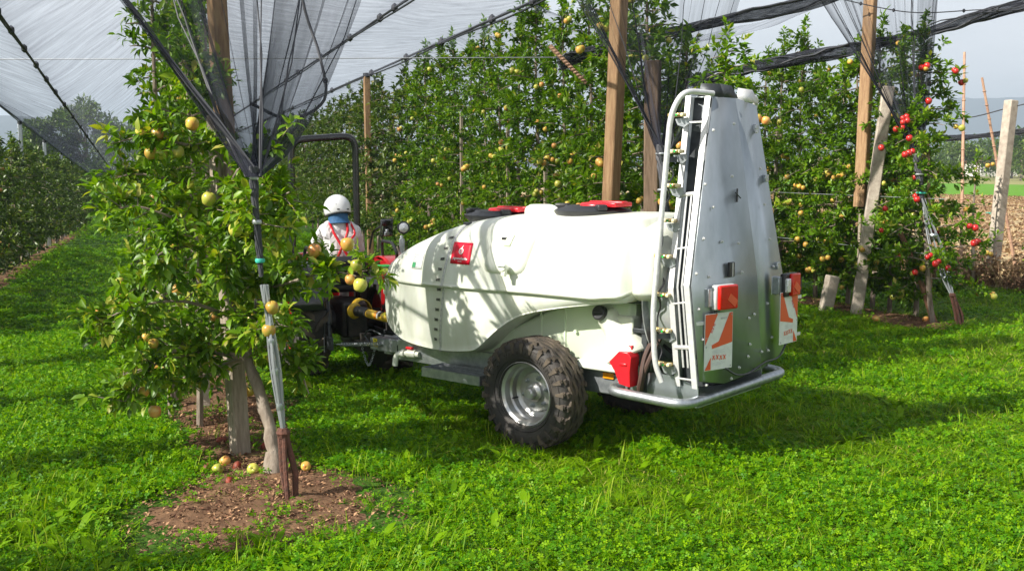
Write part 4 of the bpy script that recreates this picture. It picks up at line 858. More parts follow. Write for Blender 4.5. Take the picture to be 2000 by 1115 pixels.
# wheels
def wheel(sy):
    c=(0,sy*.67,.40); RM=Matrix.Translation(c)@Matrix.Rotation(R_(-90*sy),4,'X')   # z axis of lathe -> outward
    w=empty('wheel',c); w.parent=SP; Mi=Matrix.Rotation(R_(-90*sy),4,'X')
    R,hw=.40,.13
    mb=MB(); mb.lathe([(.225,-.105),(.25,-.118),(.30,-.135),(.345,-.132),(.375,-.115),(.386,-.09),(.392,0),(.386,.09),(.375,.115),(.345,.132),(.30,.135),(.25,.118),(.225,.105)],64,Mi,closed=True); mb.build('tyre',M['tyre_side'],w)
    tb=MB()
    for z0 in (-.068,-.024,.022,.066):      # wavy centre ribs
        P=[]; n=120
        for i in range(n+1):
            a=2*math.pi*i/n; zz=z0+.010*math.sin(a*20+z0*40); P.append([Mi@Vector((q*math.cos(a),q*math.sin(a),zz+d)) for d,q in ((-.017,.386),(-.014,.404),(.014,.404),(.017,.386))])
        tb.grid(P)
    for i in range(26):
        for s in (-1,1):
            a=2*math.pi*(i+.5*(s>0))/26; Rz=Matrix.Rotation(a,4,'Z')
            for dz,da,sz in ((.100,0,(.030,.042,.030)),(.124,.012,(.034,.026,.020))):
                T=Mi@Rz@Matrix.Translation((.385 if dz<.11 else .366,da*1.0,s*dz))@Matrix.Rotation(R_(18)*s,4,'X'); vs=[T@Vector((x*sz[0]/2,y*sz[1]/2*(1-.25*(x>0)),z*sz[2]/2)) for x in(-1,1) for y in(-1,1) for z in(-1,1)]
                tb.add(vs,[(0,1,3,2),(4,6,7,5),(0,4,5,1),(2,3,7,6),(0,2,6,4),(1,5,7,3)])
            T=Mi@Rz@Matrix.Translation((.338,.006,s*.133)); vs=[T@Vector((x*.035,y*.010*(1.3+x*.6),z*.006)) for x in(-1,1) for y in(-1,1) for z in(-1,1)]
            tb.add(vs,[(0,1,3,2),(4,6,7,5),(0,4,5,1),(2,3,7,6),(0,2,6,4),(1,5,7,3)])
    tb.build('tread',M['tyre'],w,kind='stuff',ang=30)
    # raised sidewall lettering-like ribs
    mb=MB(); mb.lathe([(.262,.124),(.265,.130),(.268,.127)],64,Mi,caps=False); mb.lathe([(.335,.134),(.338,.139),(.341,.134)],64,Mi,caps=False); mb.build('sidewall_rib',M['tyre_side'],w)
    for k,ch in enumerate('FARMING 10.0/75-15.3'):
        a=R_(200+k*7.2); q=Vector((.300*math.cos(a),.300*math.sin(a),.1365)); e=Matrix.Translation(q)@Matrix.Rotation(a+math.pi/2+math.pi,4,'Z')
        if sy>0 and ch!=' ': text(ch,.040,M['tyre_side'],'sidewall_letter',w,Mi@e,ext=.002)
    rb=MB(); rb.lathe([(.232,.118),(.238,.112),(.236,.100),(.218,.092),(.205,.080),(.200,.030),(.188,.018),(.186,-.03),(.165,-.045),(.150,-.048),(.148,-.035),(.138,-.028),(.05,-.022),(0,-.022)],56,Mi,caps=False); rim=rb.build('rim',M['rim'],w,ang=25)
    hb=MB(); hb.lathe([(.072,-.025),(.070,.005),(.058,.016),(.042,.020),(.040,.062),(.030,.072),(0,.074)],32,Mi); hb.build('hub',M['rim'],rim,ang=30)
    for i in range(6):
        a=R_(60*i+15); T=Mi@Matrix.Translation((.105*math.cos(a),.105*math.sin(a),-.026)); nb_=MB(); nb_.lathe([(.020,0),(.018,.006),(.0125,.007),(.0125,.024),(.006,.025),(.006,.036),(0,.037)],6,T); nb_.build('wheel_nut',M['galv'],rim)
    mb=MB(); mb.tube([Mi@Vector((.165,.06,-.02)),Mi@Vector((.172,.062,.03))],.006,6); mb.build('valve',M['black'],rim)
    return w
wheel(1); wheel(-1)
# fan housing
RX=Matrix.Rotation(R_(-90),4,'Y')
mb=MB(); mb.lathe([(.30,0),(.565,.0),(.57,.012),(.30,.012)],64,Matrix.Translation((-.84,0,1.13))@RX,closed=True); mb.build('fan_ring',M['galv'],SP,ang=30)
mb=MB(); mb.lathe([(.50,.012),(.485,.06),(.475,.20),(.47,.20),(.48,.06),(.49,.012)],64,Matrix.Translation((-.84,0,1.13))@RX,closed=True); mb.build('fan_drum',M['galv_sheet'],SP,ang=30)
mb=MB(); mb.lathe([(.05,0),(.24,.02),(.24,.0)],24,Matrix.Translation((-.90,0,1.06))@RX)
for k in range(9):
    a=R_(40*k); mb.beam((-.92,.08*math.cos(a),1.06+.08*math.sin(a)),(-.92,.46*math.cos(a),1.06+.46*math.sin(a)),.10,.008,up=(1,.6*math.sin(a),-.6*math.cos(a)))
mb.build('fan_rotor',M['black'],SP)
mb=MB(); mb.prism([(-.78,.42),(-1.22,.44),(-1.22,.56),(-1.05,.62),(-.86,.62),(-.78,.60)],-.455,-.447,Matrix.Rotation(R_(90),4,'X')); mb.prism([(-.78,.42),(-1.22,.44),(-1.22,.56),(-1.05,.62),(-.86,.62),(-.78,.60)],.447,.455,Matrix.Rotation(R_(90),4,'X')); mb.box((-1.0,0,.43),(.44,.90,.008)); mb.build('lower_panel',M['galv_plate'],SP)
# tower
def xr(z): return -1.285+(z-.65)*.068     # rear plate, edge
def xf(z): return -1.075+(z-.65)*.035     # front sheet
RE=[(.555,.63),(.605,1.255),(.235,2.47)]
FE=[(.465,.60),(.535,1.22),(.28,2.49)]
def mir(e,k=1.0): return [(-y*k,z) for y,z in e]
mb=MB(); cx=.05
L3=[Vector((xr(z),y,z)) for y,z in RE]; R3=[Vector((xr(z),-y*f,z+o)) for (y,z),f,o in zip(RE,(1.20,1.17,1.62),(.02,-.05,-.03))]
topc=Vector((xr(2.43)-.02,-.03,2.475)); midc=Vector((xr(1.25)-.055,-.19,1.25)); botc=Vector((xr(.6)-.055,-.20,.61)); cl=Vector((xr(.57)-.02,.27,.575))
mb.add([L3[0],L3[1],L3[2],topc,midc,botc,cl],[(0,6,5,4,1),(1,4,3,2)]); mb.add([topc,midc,botc,R3[0],R3[1],R3[2]],[(0,1,4,5),(1,2,3,4)])
rear=mb.build('rear_plate',M['galv_plate'],SP,solid=.006,ang=8)
mb=MB(); F3=[Vector((xf(z),y,z)) for y,z in FE]; G3=[Vector((xf(z),-y,z)) for y,z in FE]
mb.add(F3+G3,[(0,1,4,3),(1,2,5,4)]); mb.build('front_plate',M['galv_plate'],SP,solid=.006,ang=8)
def channel(pts,dx,name):
    mb=MB()
    for i in range(len(pts)-1):
        a,b_=pts[i],pts[i+1]; d=(b_-a).normalized(); e=d*.012; mb.beam(a-e*(i==0)*0,b_+e*0,.034,.060,up=(1,0,0))
    return mb.build(name,M['galv_white'],SP,bevel=.004)
off=Vector((.012,.012,0))
def chan_strip(E,fx,name,sgn=1,w=.040):
    """edge flange: a folded strip facing sideways"""
    mb=MB(); P=[]
    for y,z in E:
        x=fx(z); P.append([Vector((x-w/2,sgn*(y+.004),z)),Vector((x-w/2,sgn*(y+.016),z)),Vector((x+w/2,sgn*(y+.016),z)),Vector((x+w/2,sgn*(y+.004),z))])
    mb.grid(P,closed=True); n=4; mb.f.append((3,2,1,0)); mb.m.append(0); b=len(mb.v)-4; mb.f.append((b,b+1,b+2,b+3)); mb.m.append(0)
    return mb.build(name,M['galv_white'],SP,smooth=False)
RE2=[(.555,.58),(.605,1.255),(.235,2.475)]; FE2=[(.465,.56),(.535,1.22),(.28,2.48)]
chan_strip(RE2,lambda z:xr(z)+.03,'rear_flange'); chan_strip(FE2,xf,'front_flange')
chan_strip([(.66,.66),(.70,1.2),(.375,2.43)],lambda z:xr(z)+.03,'rear_flange',-1); chan_strip(FE2,xf,'front_flange',-1)
for sgn in (1,-1):                                   # recessed duct wall between the flanges
    mb=MB(); P=[]
    for (y1,z1),(y2,z2) in zip(FE2,RE2): P.append([Vector((xf(z1),sgn*(y1-.05),z1)),Vector((xr(z2)+.03,sgn*(y2-.09),z2))])
    mb.grid(P); mb.build('duct_wall',M['dark_steel'],SP)
    def slot(t,q):          # point in the outlet slot: q 0 front..1 rear, t 0 bottom..1 top
        def E(e):
            s=t*2; i=min(1,int(s)); f=s-i; return e[i][0]+(e[i+1][0]-e[i][0])*f,e[i][1]+(e[i+1][1]-e[i][1])*f
        (y1,z1),(y2,z2)=E(FE2),E(RE2); return Vector((xf(z1)+(xr(z2)+.03-xf(z1))*q,sgn*(y1+(y2-y1)*q+.005),z1+(z2-z1)*q))
    for q in (.40,.68):
        mb=MB(); mb.tube([slot(t,q) for t in (.10,.20,.35,.5,.62,.74)],.0075,6); mb.build('guard_rod',M['galv_white'],SP)
    for i,t in enumerate((.04,.20,.42,.60,.74,.93)):
        mb=MB(); mb.tube([slot(t,0),slot(t,1)],.015 if i in(1,4) else .007,8); mb.build('cross_rod',M['galv_white'],SP)
    for t in (.83,.9):
        mb=MB(); a=slot(t,.9); mb.prism([(0,0),(.09,.02),(.02,.10)],0,.004,Matrix.Translation(a-Vector((0,sgn*.02,0)))@Matrix.Rotation(R_(90),4,'X')); mb.build('air_vane',M['dark_steel'],SP)
mb=MB(); mb.add([Vector((xf(2.43),-.30,2.475)),Vector((xf(2.43),.27,2.475)),Vector((xr(2.43),.23,2.47)),Vector((xr(2.43),-.35,2.44))],[(0,1,2,3)]); mb.build('top_plate',M['galv_plate'],SP,solid=.005)
mb=MB(); mb.add([Vector((-1.06,.26,2.47)),Vector((-1.20,.15,2.47)),Vector((-1.17,.16,2.56)),Vector((-1.08,.25,2.56))],[(0,1,2,3)]); mb.add([Vector((-1.20,.15,2.47)),Vector((-1.22,.0,2.47)),Vector((-1.20,.06,2.55)),Vector((-1.17,.16,2.56))],[(0,1,2,3)]); mb.build('top_deflector',M['dark_steel'],SP,solid=.006)
mb=MB(); mb.add([Vector((-1.15,-.12,2.46)),Vector((-1.22,-.30,2.45)),Vector((-1.19,-.26,2.54)),Vector((-1.14,-.15,2.55))],[(0,1,2,3)]); mb.build('top_deflector',M['galv_white'],SP,solid=.006)
# bolts
k=0
for y,z in ((.30,2.25),(.05,2.30),(.42,1.9),(.34,1.75),(.10,1.95),(.46,1.55),(.25,1.52),(-.30,2.0),(-.36,1.75),(-.44,1.5),(.56,1.33),(.42,1.30),(-.50,1.30),(-.05,.98),(-.12,1.0),(.38,.70),(.10,.66),(-.02,.72),(-.20,.73),(-.33,.72),(-.42,.80),(-.05,.80),(.50,.60),(.20,.60),(.55,1.1),(-.25,2.25),(.52,.9),(-.55,1.1),(.05,1.5),(.02,1.3),(.15,1.1),(-.35,1.05)):
    e=.055*max(0,1-abs(y+.19)/(.8 if y>-.19 else .45)); mb=MB(); mb.lathe([(.011,0),(.011,.006),(.007,.007),(.007,.014),(0,.015)],6,Matrix.Translation((xr(z)-e-.004,y,z))@Matrix.Rotation(R_(-90),4,'Y')); mb.build('bolt',M['galv_white'],rear)
mb=MB(); mb.box((xr(1.33)-.05,.17,1.33),(.02,.07,.10)); mb.build('vent_frame',M['black'],rear,bevel=.004)
mb=MB(); mb.box((xr(1.33)-.062,.17,1.33),(.006,.008,.09)); mb.build('vent_bar',M['galv_white'],rear)
mb=MB(); mb.box((xr(1.82)-.035,.02,1.82),(.006,.012,.09)); mb.tube([(xr(1.80)-.04,.06,1.84),(xr(1.80)-.04,-.02,1.80)],.004,5); mb.build('latch_slot',M['black'],rear)
# toggle latches on the right fold
for z,y in ((2.28,-.33),(1.93,-.45),(1.30,-.585)):
    mb=MB(); mb.box((xr(z)-.012,y,z),(.03,.05,.05)); mb.tube([(xr(z)-.03,y+.05,z),(xr(z)-.02,y-.02,z)],.006,6); mb.build('toggle_latch',M['galv'],rear,bevel=.004)
# lights and warning boards
def lamp(y,z,ry,dark):
    e=empty('tail_lamp',(xr(z)-(.075 if not dark else .14),y,z),R_(ry)); e.parent=SP
    mb=MB(); mb.box((.03,.095,0),(.05,.09,.12)); mb.box((.055,.115,0),(.006,.07,.13)); mb.build('bracket',M['galv'],e,bevel=.003)
    mb=MB(); mb.box((0,0,0),(.045,.195,.165)); mb.build('lamp_housing',M['galv_white'] if not dark else M['black'],e,bevel=.012)
    mb=MB(); mb.box((-.030,-.01 if not dark else -.03,0),(.03,.18 if not dark else .13,.16)); mb.build('lamp_lens',M['lamp'],e,bevel=.010)
    mb=MB(); mb.box((-.0465,-.04,-.02),(.004,.09,.05),Matrix.Rotation(R_(35),3,'X')); mb.build('reflector',M['redmark'],e)
    if dark:
        mb=MB(); mb.box((-.03,.07,0),(.026,.05,.10)); mb.build('plate_light',M['lens'],e,bevel=.006)
lamp(.335,1.165,-12,False); lamp(-.50,1.18,-2,True)
def board(y,z,ry,flip,tilt):
    W_,H_=.265,.375
    e=empty('warning_board',(xr(z)-(.05 if not flip else .13),y,z)); e.parent=SP
    e.rotation_euler=(R_(tilt),0,R_(ry)); s=-1 if flip else 1
    # board plane: reading x runs to -y (seen from behind), face looks to -x
    Bm=Matrix(((0,0,-1,0),(-1,0,0,0),(0,1,0,0),(0,0,0,1)))
    def pl(poly,m,nm,off):
        mb=MB(); poly=[(p[0]*s,p[1]) for p in poly]; mb.add([Bm@Vector((p[0],p[1],off)) for p in poly],[tuple(range(len(poly)))]); return mb.build(nm,M[m],e,smooth=False)
    mb=MB(); mb.prism([(-W_/2,-H_/2),(W_/2,-H_/2),(W_/2,H_/2),(-W_/2,H_/2)],-.003,0,Bm); mb.build('board_panel',M['signwhite'],e,bevel=.001)
    pl([(-.128,.183),(-.012,.183),(-.128,-.02)],'redmark','red_stripe',.0015)
    pl([(.098,.183),(.128,.183),(.128,-.015),(-.062,-.045),(-.066,-.02),(0,.0)],'redmark','red_stripe',.0015)
    pl([(-.128,-.183),(-.072,-.183),(-.072,-.10)],'redmark','red_stripe',.0015)
    for i in range(6): pl([(-.06,-.062-.008*i if i<3 else -.062-.008*i-.055),(.06-.02*(i%2),-.055-.008*i if i<3 else -.055-.008*i-.055),(.06-.02*(i%2),-.0565-.008*i if i<3 else -.0565-.008*i-.055),(-.06,-.0635-.008*i if i<3 else -.0635-.008*i-.055)],'greyprint','print_line',.0012)
    for i in range(4):
        x0=-.058+.034*i; zt=-.088 if i<2 else -.094
        pl([(x0,zt),(x0+.010,zt),(x0+.026,zt-.030),(x0+.016,zt-.030)],'redmark','symbol',.0016); pl([(x0+.022,zt),(x0+.028,zt),(x0+.022,zt-.012),(x0+.016,zt-.012)],'redmark','symbol',.0016); pl([(x0,zt-.018),(x0+.006,zt-.018),(x0+.006,zt-.032),(x0,zt-.032)],'redmark','symbol',.0016)
    for q in ((.115,.17),(.115,-.17),(-.115,.03),(-.115,-.03)):
        mb=MB(); mb.lathe([(.004,0),(.004,.003),(0,.003)],8,Matrix(Bm)@Matrix.Translation((q[0]*s,q[1],.001))); mb.build('rivet',M['galv'],e)
    mt=Bm@Matrix.Translation((.045*s,.150,.0018)); text('REFLECT',.016,M['greyprint'],'lettering',e,mt)
    mt=Bm@Matrix.Translation((-.055*s,.09,.0018))@Matrix.Rotation(R_(61)*s,4,'Z'); text('ECE 70',.022,M['redprint'],'lettering',e,mt)
    for zz in (.13,-.14):
        mb=MB(); mb.box((.012,.16*s,zz),(.006,.09,.022)); mb.build('clip',M['galv_white'],e)
board(.375,.875,-14,False,0); board(-.50,.945,-2,True,0)
mb=MB(); mb.tube(spline([(xr(.7)-.07,.33,.69),(xr(.62)-.08,.20,.63),(xr(.6)-.08,.02,.62),(xr(.6)-.08,-.20,.66),(xr(.6)-.06,-.45,.66),(xr(.7)-.07,-.58,.76)],6),.007,6); mb.tube(spline([(xr(.6)-.08,-.12,.64),(-1.24,-.02,.55),(-1.15,.10,.52),(-1.0,.2,.5)],6),.007,6); mb.build('cable',M['black'],SP)
mb=MB(); mb.tube([(xr(1.1)-.05,.40,1.09),(xr(1.05)-.05,.40,1.05)],.008,6); mb.tube([(xr(1.1)-.05,-.56,1.10),(xr(1.1)-.05,-.56,1.13)],.008,6); mb.build('cable',M['black'],SP)
# guard tube and nozzles on each side
for sgn in (1,-1):
    mb=MB(); mb.tube(smoothpath([(-1.17,sgn*.25,2.49),(-1.10,sgn*.51,2.50),(-1.035,sgn*.555,2.35),(-.965,sgn*.62,1.05),(-.985,sgn*.62,.72),(-1.03,sgn*.60,.60)],.10,6),.019,10); mb.build('guard_tube',M['galv_white'],SP)
    for z in (.90,2.06):
        mb=MB(); mb.beam((xf(z)+.02,sgn*(.42+.1*(z<1.2)),z),(-.99,sgn*.60,z-.0),.006,.035); mb.build('guard_bracket',M['dark_steel'],SP)
    for i,(y,z) in enumerate(((.40,2.35),(.415,2.113),(.45,1.89),(.49,1.662),(.54,1.429),(.545,1.175),(.535,.937),(.52,.71))):
        e=empty('nozzle',(-1.0,sgn*y,z)); e.parent=SP; mb=MB(); mb.tube([(.05,0,0),(-.055,0,0)],.012,8)
        mb.lathe([(.010,-.02),(.016,-.01),(.016,.012),(.010,.02)],10,Matrix.Translation((.058,0,0))@Matrix.Rotation(R_(90),4,'Y')); mb.build('fitting',M['brass'],e)
        for j,(dx,mm) in enumerate(((.015,'cream'),(-.018,'brass'),(-.048,'cream'))):
            mb=MB(); mb.lathe([(.0,-.016),(.012,-.014),(.0145,0),(.012,.020),(.006,.024),(0,.024)],10,Matrix.Translation((dx,sgn*.022,0))@Matrix.Rotation(R_(-90*sgn),4,'X')); mb.build('cap',M[mm],e)
        mb=MB(); mb.lathe([(0,0),(.008,0),(.008,.006),(0,.006)],8,Matrix.Translation((-.018,sgn*.052,0))@Matrix.Rotation(R_(-90*sgn),4,'X')); mb.build('tip',M['green'],e)
        mb=MB(); mb.prism([(-.05,0),(.05,-.01),(.03,-.05),(-.02,-.065),(-.06,-.04)],-.002,.002,Matrix.Translation((-.02,-sgn*.01,-.015))@Matrix.Rotation(R_(90),4,'X')); mb.build('fin',M['galv'],e)
    zs=[2.35,2.113,1.89,1.662,1.429,1.175,.937,.71]; ys=[.40,.415,.45,.49,.54,.545,.535,.52]
    for i in range(7):
        mb=MB(); b1=.03*math.sin(i*2.1); mb.tube(spline([(-.95,sgn*ys[i],zs[i]),(-.93+b1,sgn*(ys[i]-.03),(zs[i]*2+zs[i+1])/3),(-.945-b1,sgn*(ys[i+1]-.05),(zs[i]+2*zs[i+1])/3),(-.95,sgn*ys[i+1],zs[i+1])],5),.006,6); mb.build('nozzle_hose',M['black'],SP)
# ---------------------------------------------------------------- tractor (local x forward)
TR=empty('tractor',(-1.40,9.78,gh(-1.4,9.78)),R_(90+24),'small red orchard tractor with black roll bar standing ahead of the sprayer','tractor')
def tractor_wheel(x,y,r,hw,rimr,nl,name):
    w=empty('wheel',(x,y,r)); w.parent=TR; Mi=Matrix.Rotation(R_(-90 if y>0 else 90),4,'X'); mb=MB()
    mb.lathe([(rimr,-hw*.8),(rimr+.03,-hw),(r*.85,-hw*1.02),(r*.94,-hw*.92),(r*.95,0),(r*.94,hw*.92),(r*.85,hw*1.02),(rimr+.03,hw),(rimr,hw*.8)],48,Mi,closed=True); mb.build('tyre',M['tyre_side'],w)
    tb=MB()
    for i in range(nl):
        for s in (-1,1):
            a0=2*math.pi*(i+.5*(s>0))/nl; P=[]
            for t in (0,.33,.66,1):
                zz=s*hw*(.02+.96*t); a=a0+.26*t; wd_=.028+.01*t; rr2=r*(1.0 if t<.9 else .97)
                P.append([Mi@Vector((q*math.cos(a+d),q*math.sin(a+d),zz)) for d,q in ((-wd_/r*1.2,r*.93),(-wd_/r,rr2),(wd_/r,rr2),(wd_/r*1.2,r*.93))])
            tb.grid(P,closed=True); b=len(tb.v)-4; tb.f.append((b,b+1,b+2,b+3)); tb.m.append(0); tb.f.append((b-9,b-10,b-11,b-12)); tb.m.append(0)
    tb.build('tread',M['tyre'],w,kind='stuff')
    mb=MB(); mb.lathe([(rimr+.01,hw*.8),(rimr-.02,hw*.6),(rimr-.04,0),(rimr*.5,-.02),(rimr*.3,.05),(0,.06)],32,Mi,caps=False); mb.build('rim',M['redpaint'] if name!='front' else M['rim'],w)
for sy in (1,-1): tractor_wheel(.55,sy*.44,.55,.16,.27,18,'rear'); tractor_wheel(2.0,sy*.48,.34,.11,.17,16,'front')
mb=MB(); mb.box((.48,0,.58),(.50,.26,.34)); mb.box((.9,0,.55),(.7,.30,.30)); mb.tube([(.55,-.45,.54),(.55,.45,.54)],.10,14); mb.box((1.5,0,.55),(.9,.34,.28)); mb.build('gearbox',M['iron'],TR,bevel=.03)
mb=MB()
P=[]
for x,w,zt in ((1.25,.27,1.10),(1.35,.29,1.16),(1.9,.28,1.12),(2.3,.25,1.04),(2.42,.20,.96)): P.append([Vector((x,y*w,z)) for y,z in ((-1,.62),(-1,zt-.12),(-.75,zt-.02),(0,zt),(.75,zt-.02),(1,zt-.12),(1,.62))])
mb.grid(P); mb.f.append(tuple(len(mb.v)-7+i for i in range(7))); mb.m.append(0); mb.f.append(tuple(range(6,-1,-1))); mb.m.append(0); mb.build('bonnet',M['redpaint'],TR,bevel=.01)
for sy in (1,-1):
    mb=MB(); P=[]
    for i in range(13):
        a=R_(12+150*i/12); P.append([Vector((.55+.60*math.cos(a),sy*y,.54+.60*math.sin(a)+(0 if y>.4 else .0))) for y in (.34,.38,.62,.67)])
    mb.grid(P)
    f=mb.build('fender',M['redpaint'] if sy<0 else M['blackgloss'],TR,solid=.015)
    mb=MB(); mb.prism([(.30,.52),(.85,.52),(1.05,.75),(.95,1.0),(.75,1.12),(.35,1.12),(.10,.9)],sy*.335,sy*.35,Matrix.Rotation(R_(90),4,'X')@Matrix.Scale(-1,4,(0,0,1))); mb.build('fender_side',M['redpaint'],f)
mb=MB(); mb.tube(smoothpath([(.62,-.40,1.12),(.60,-.38,1.30),(.30,-.40,1.30),(.22,-.42,1.20),(.30,-.44,1.14)],.06),.016,8); mb.build('grab_handle',M['black'],TR)
mb=MB(); mb.tube(smoothpath([(.62,.40,1.12),(.60,.38,1.26),(.34,.40,1.26),(.28,.42,1.14)],.06),.016,8); mb.build('grab_handle',M['black'],TR)
# red hydraulic block, hoses, black linkage behind the right fender
mb=MB(); mb.box((.16,-.34,.98),(.16,.24,.16)); mb.box((.20,-.36,.78),(.10,.20,.30)); mb.build('valve_block',M['redpaint'],TR,bevel=.01)
for i in range(4):
    mb=MB(); mb.tube([(.10,-.26-.05*i,1.0),(.03,-.26-.05*i,1.0)],.017,8); mb.build('coupler',M['redpaint'] if i%2 else M['black'],TR)
mb=MB(); mb.box((.25,-.30,1.08),(.14,.12,.025)); mb.build('coupler_cover',M['green'],TR,bevel=.008)
for i in range(4):
    mb=MB(); y=-.24-.06*i; mb.tube(spline([(.03,y,.98),(-.06,y-.02,.92),(-.08,y+.04,.75),(.05,y+.05,.62)],6),.014,7); mb.build('hydraulic_hose',M['black'],TR)
mb=MB(); mb.tube([(.02,-.40,.92),(-.02,-.42,.80),(.05,-.42,.60)],.028,8); mb.beam((.0,-.30,.80),(.05,-.5,.86),.03,.03); mb.beam((.02,-.20,.72),(.02,-.52,.72),.04,.04); mb.beam((.02,.05,.66),(.02,-.5,.60),.03,.03); mb.build('linkage',M['blackgloss'],TR,bevel=.004)
mb=MB(); mb.box((.40,-.52,1.17),(.12,.03,.05)); mb.tube([(.38,-.52,1.15),(.38,-.52,1.36)],.018,8); mb.box((.38,-.52,1.26),(.03,.05,.14)); mb.build('lamp_bracket',M['galv'],TR,bevel=.004)
wl=empty('work_lamp',(.33,-.52,1.44)); wl.parent=TR
mb=MB(); RXm=Matrix.Rotation(R_(-90),4,'Y'); mb.lathe([(0,-.05),(.035,-.045),(.060,-.01),(.064,.01),(.056,.012)],24,RXm); mb.build('lamp_shell',M['black'],wl)
mb=MB(); mb.lathe([(.055,.008),(.04,.016),(0,.020)],24,RXm); mb.build('lamp_glass',M['lens'],wl)
# three point arms
for sy in (1,-1):
    mb=MB(); mb.beam((.35,sy*.22,.46),(-.18,sy*.34,.42),.03,.07); mb.tube([(.15,sy*.28,.92),(-.02,sy*.32,.46)],.018,8); mb.tube([(.07,sy*.30,.72),(.02,sy*.31,.58)],.028,8); mb.beam((.35,sy*.15,.95),(.14,sy*.28,.92),.05,.05); mb.build('lift_arm',M['dark_steel'],TR,bevel=.004)
mb=MB(); mb.box((-.12,.34,.43),(.14,.03,.11)); mb.prism([(-.02,.33),(.02,.33),(.02,.55),(-.02,.62)],.36,.365,Matrix.Rotation(R_(90),4,'X')@Matrix.Scale(-1,4,(0,0,1))); mb.build('hitch_plate',M['dark_steel'],TR)
mb=MB(); mb.box((.05,0,.36),(.40,.12,.05)); mb.box((-.1,0,.44),(.05,.10,.12)); mb.box((.20,0,.56),(.10,.18,.26)); mb.build('tow_hitch',M['iron'],TR,bevel=.006)
# tension spring between arm and drawbar
a=Vector((-.20,.30,.43)); b_=Vector((-.62,-.08,.47)); d=b_-a; pts=[]; x=d.normalized(); y=x.cross(Vector((0,0,1))).normalized(); z=x.cross(y)
for i in range(241):
    t=i/240; q=a+d*(.08+.80*t); an=t*2*math.pi*26; pts.append(q+(y*math.cos(an)+z*math.sin(an))*.017)
mb=MB(); mb.tube(pts,.0035,4); mb.tube([a,a+d*.08],.005,5); mb.tube([a+d*.88,b_],.006,5); mb.build('tension_spring',M['galv'],TR)
mb=MB(); P=[]
for i in range(11):
    a_=i/10*math.pi; P.append([Vector((-.04,.20*math.cos(a_)*.45,.66+.14*math.sin(a_))),Vector((.10,.20*math.cos(a_)*.45,.66+.14*math.sin(a_)))])
mb.grid(P); mb.build('shaft_shield',M['yellow'],TR,solid=.006)
# seat, steering, roll bar, mirror
mb=MB(); mb.box((.72,0,.86),(.42,.44,.10)); mb.box((.50,0,1.03),(.10,.42,.28),Matrix.Rotation(R_(-10),3,'Y')); mb.build('seat',M['black'],TR,bevel=.04)
mb=MB(); mb.lathe([(.175,-.01),(.19,0),(.175,.01)],24,Matrix.Translation((1.22,0,1.18))@Matrix.Rotation(R_(-35),4,'Y'),closed=True); mb.tube([(1.22,0,1.17),(1.42,0,.95)],.022,8); mb.build('steering_wheel',M['black'],TR)
mb=MB(); mb.box((1.40,0,.95),(.22,.40,.35)); mb.build('dashboard',M['black'],TR,bevel=.03)
mb=MB(); mb.tube(smoothpath([(1.38,.34,.55),(1.34,.335,2.30),(1.34,-.335,2.35),(1.38,-.36,.55)],.14,6),.036,12); mb.build('roll_bar',M['blackgloss'],TR)
mb=MB(); mb.tube(smoothpath([(.85,-.33,1.20),(.83,-.36,1.38),(.62,-.38,1.44)],.05),.010,7); mb.build('mirror_arm',M['black'],TR)
mb=MB(); mb.box((0,0,0),(.022,.135,.175)); o=mb.build('mirror_shell',M['black'],TR,bevel=.02); o.location=(.58,-.43,1.43); o.rotation_euler=(0,R_(-6),R_(4))
mb=MB(); mb.box((-.0135,0,.0),(.003,.115,.155)); g_=mb.build('mirror_face',M['chrome'],o,bevel=.001)
# ---------------------------------------------------------------- driver
DR=empty('person',TR.matrix_basis@Vector((0,0,0)),0,'driver in white coverall with red straps and white helmet, seen from behind on the tractor','person')
DR.location=Vector(TR.location)+Matrix.Rotation(R_(114),3,'Z')@Vector((.74,0,.90)); DR.rotation_euler=(0,0,R_(114))
J={'pelvis':(0,0,.04,.155,.13),'belly':(.01,0,.20,.145,.12),'chest':(.03,0,.38,.165,.125),'upper':(.05,0,.52,.135,.10),'neck':(.075,0,.595,.060,.060),'head':(.10,0,.68,.085,.085),'crown':(.105,0,.76,.082,.085),
 'shl':(.05,.17,.50,.070,.065),'ell':(.16,.25,.28,.055,.050),'wrl':(.40,.15,.30,.036,.030),'shr':(.05,-.17,.50,.070,.065),'elr':(.16,-.25,.28,.055,.050),'wrr':(.40,-.15,.30,.036,.030),
 'hl':(.05,.10,.0,.095,.09),'kl':(.42,.15,.06,.070,.065),'al':(.52,.16,-.34,.050,.045),'tl':(.64,.17,-.38,.040,.03),'hr':(.05,-.10,.0,.095,.09),'kr':(.42,-.15,.06,.070,.065),'ar':(.52,-.16,-.34,.050,.045),'tr':(.64,-.17,-.38,.040,.03)}
E_=[('pelvis','belly'),('belly','chest'),('chest','upper'),('upper','neck'),('neck','head'),('head','crown'),('upper','shl'),('shl','ell'),('ell','wrl'),('upper','shr'),('shr','elr'),('elr','wrr'),('pelvis','hl'),('hl','kl'),('kl','al'),('al','tl'),('pelvis','hr'),('hr','kr'),('kr','ar'),('ar','tr')]
nm=list(J); me=bpy.data.meshes.new('body'); me.from_pydata([J[k][:3] for k in nm],[(nm.index(a),nm.index(b)) for a,b in E_],[])
body=bpy.data.objects.new('body',me); COL.objects.link(body); body.parent=DR; me.materials.append(M['coverall'])
md=body.modifiers.new('skin','SKIN'); 
for i,k in enumerate(nm): me.skin_vertices[0].data[i].radius=J[k][3:]
me.skin_vertices[0].data[0].use_root=True; body.modifiers.new('sub','SUBSURF').render_levels=2
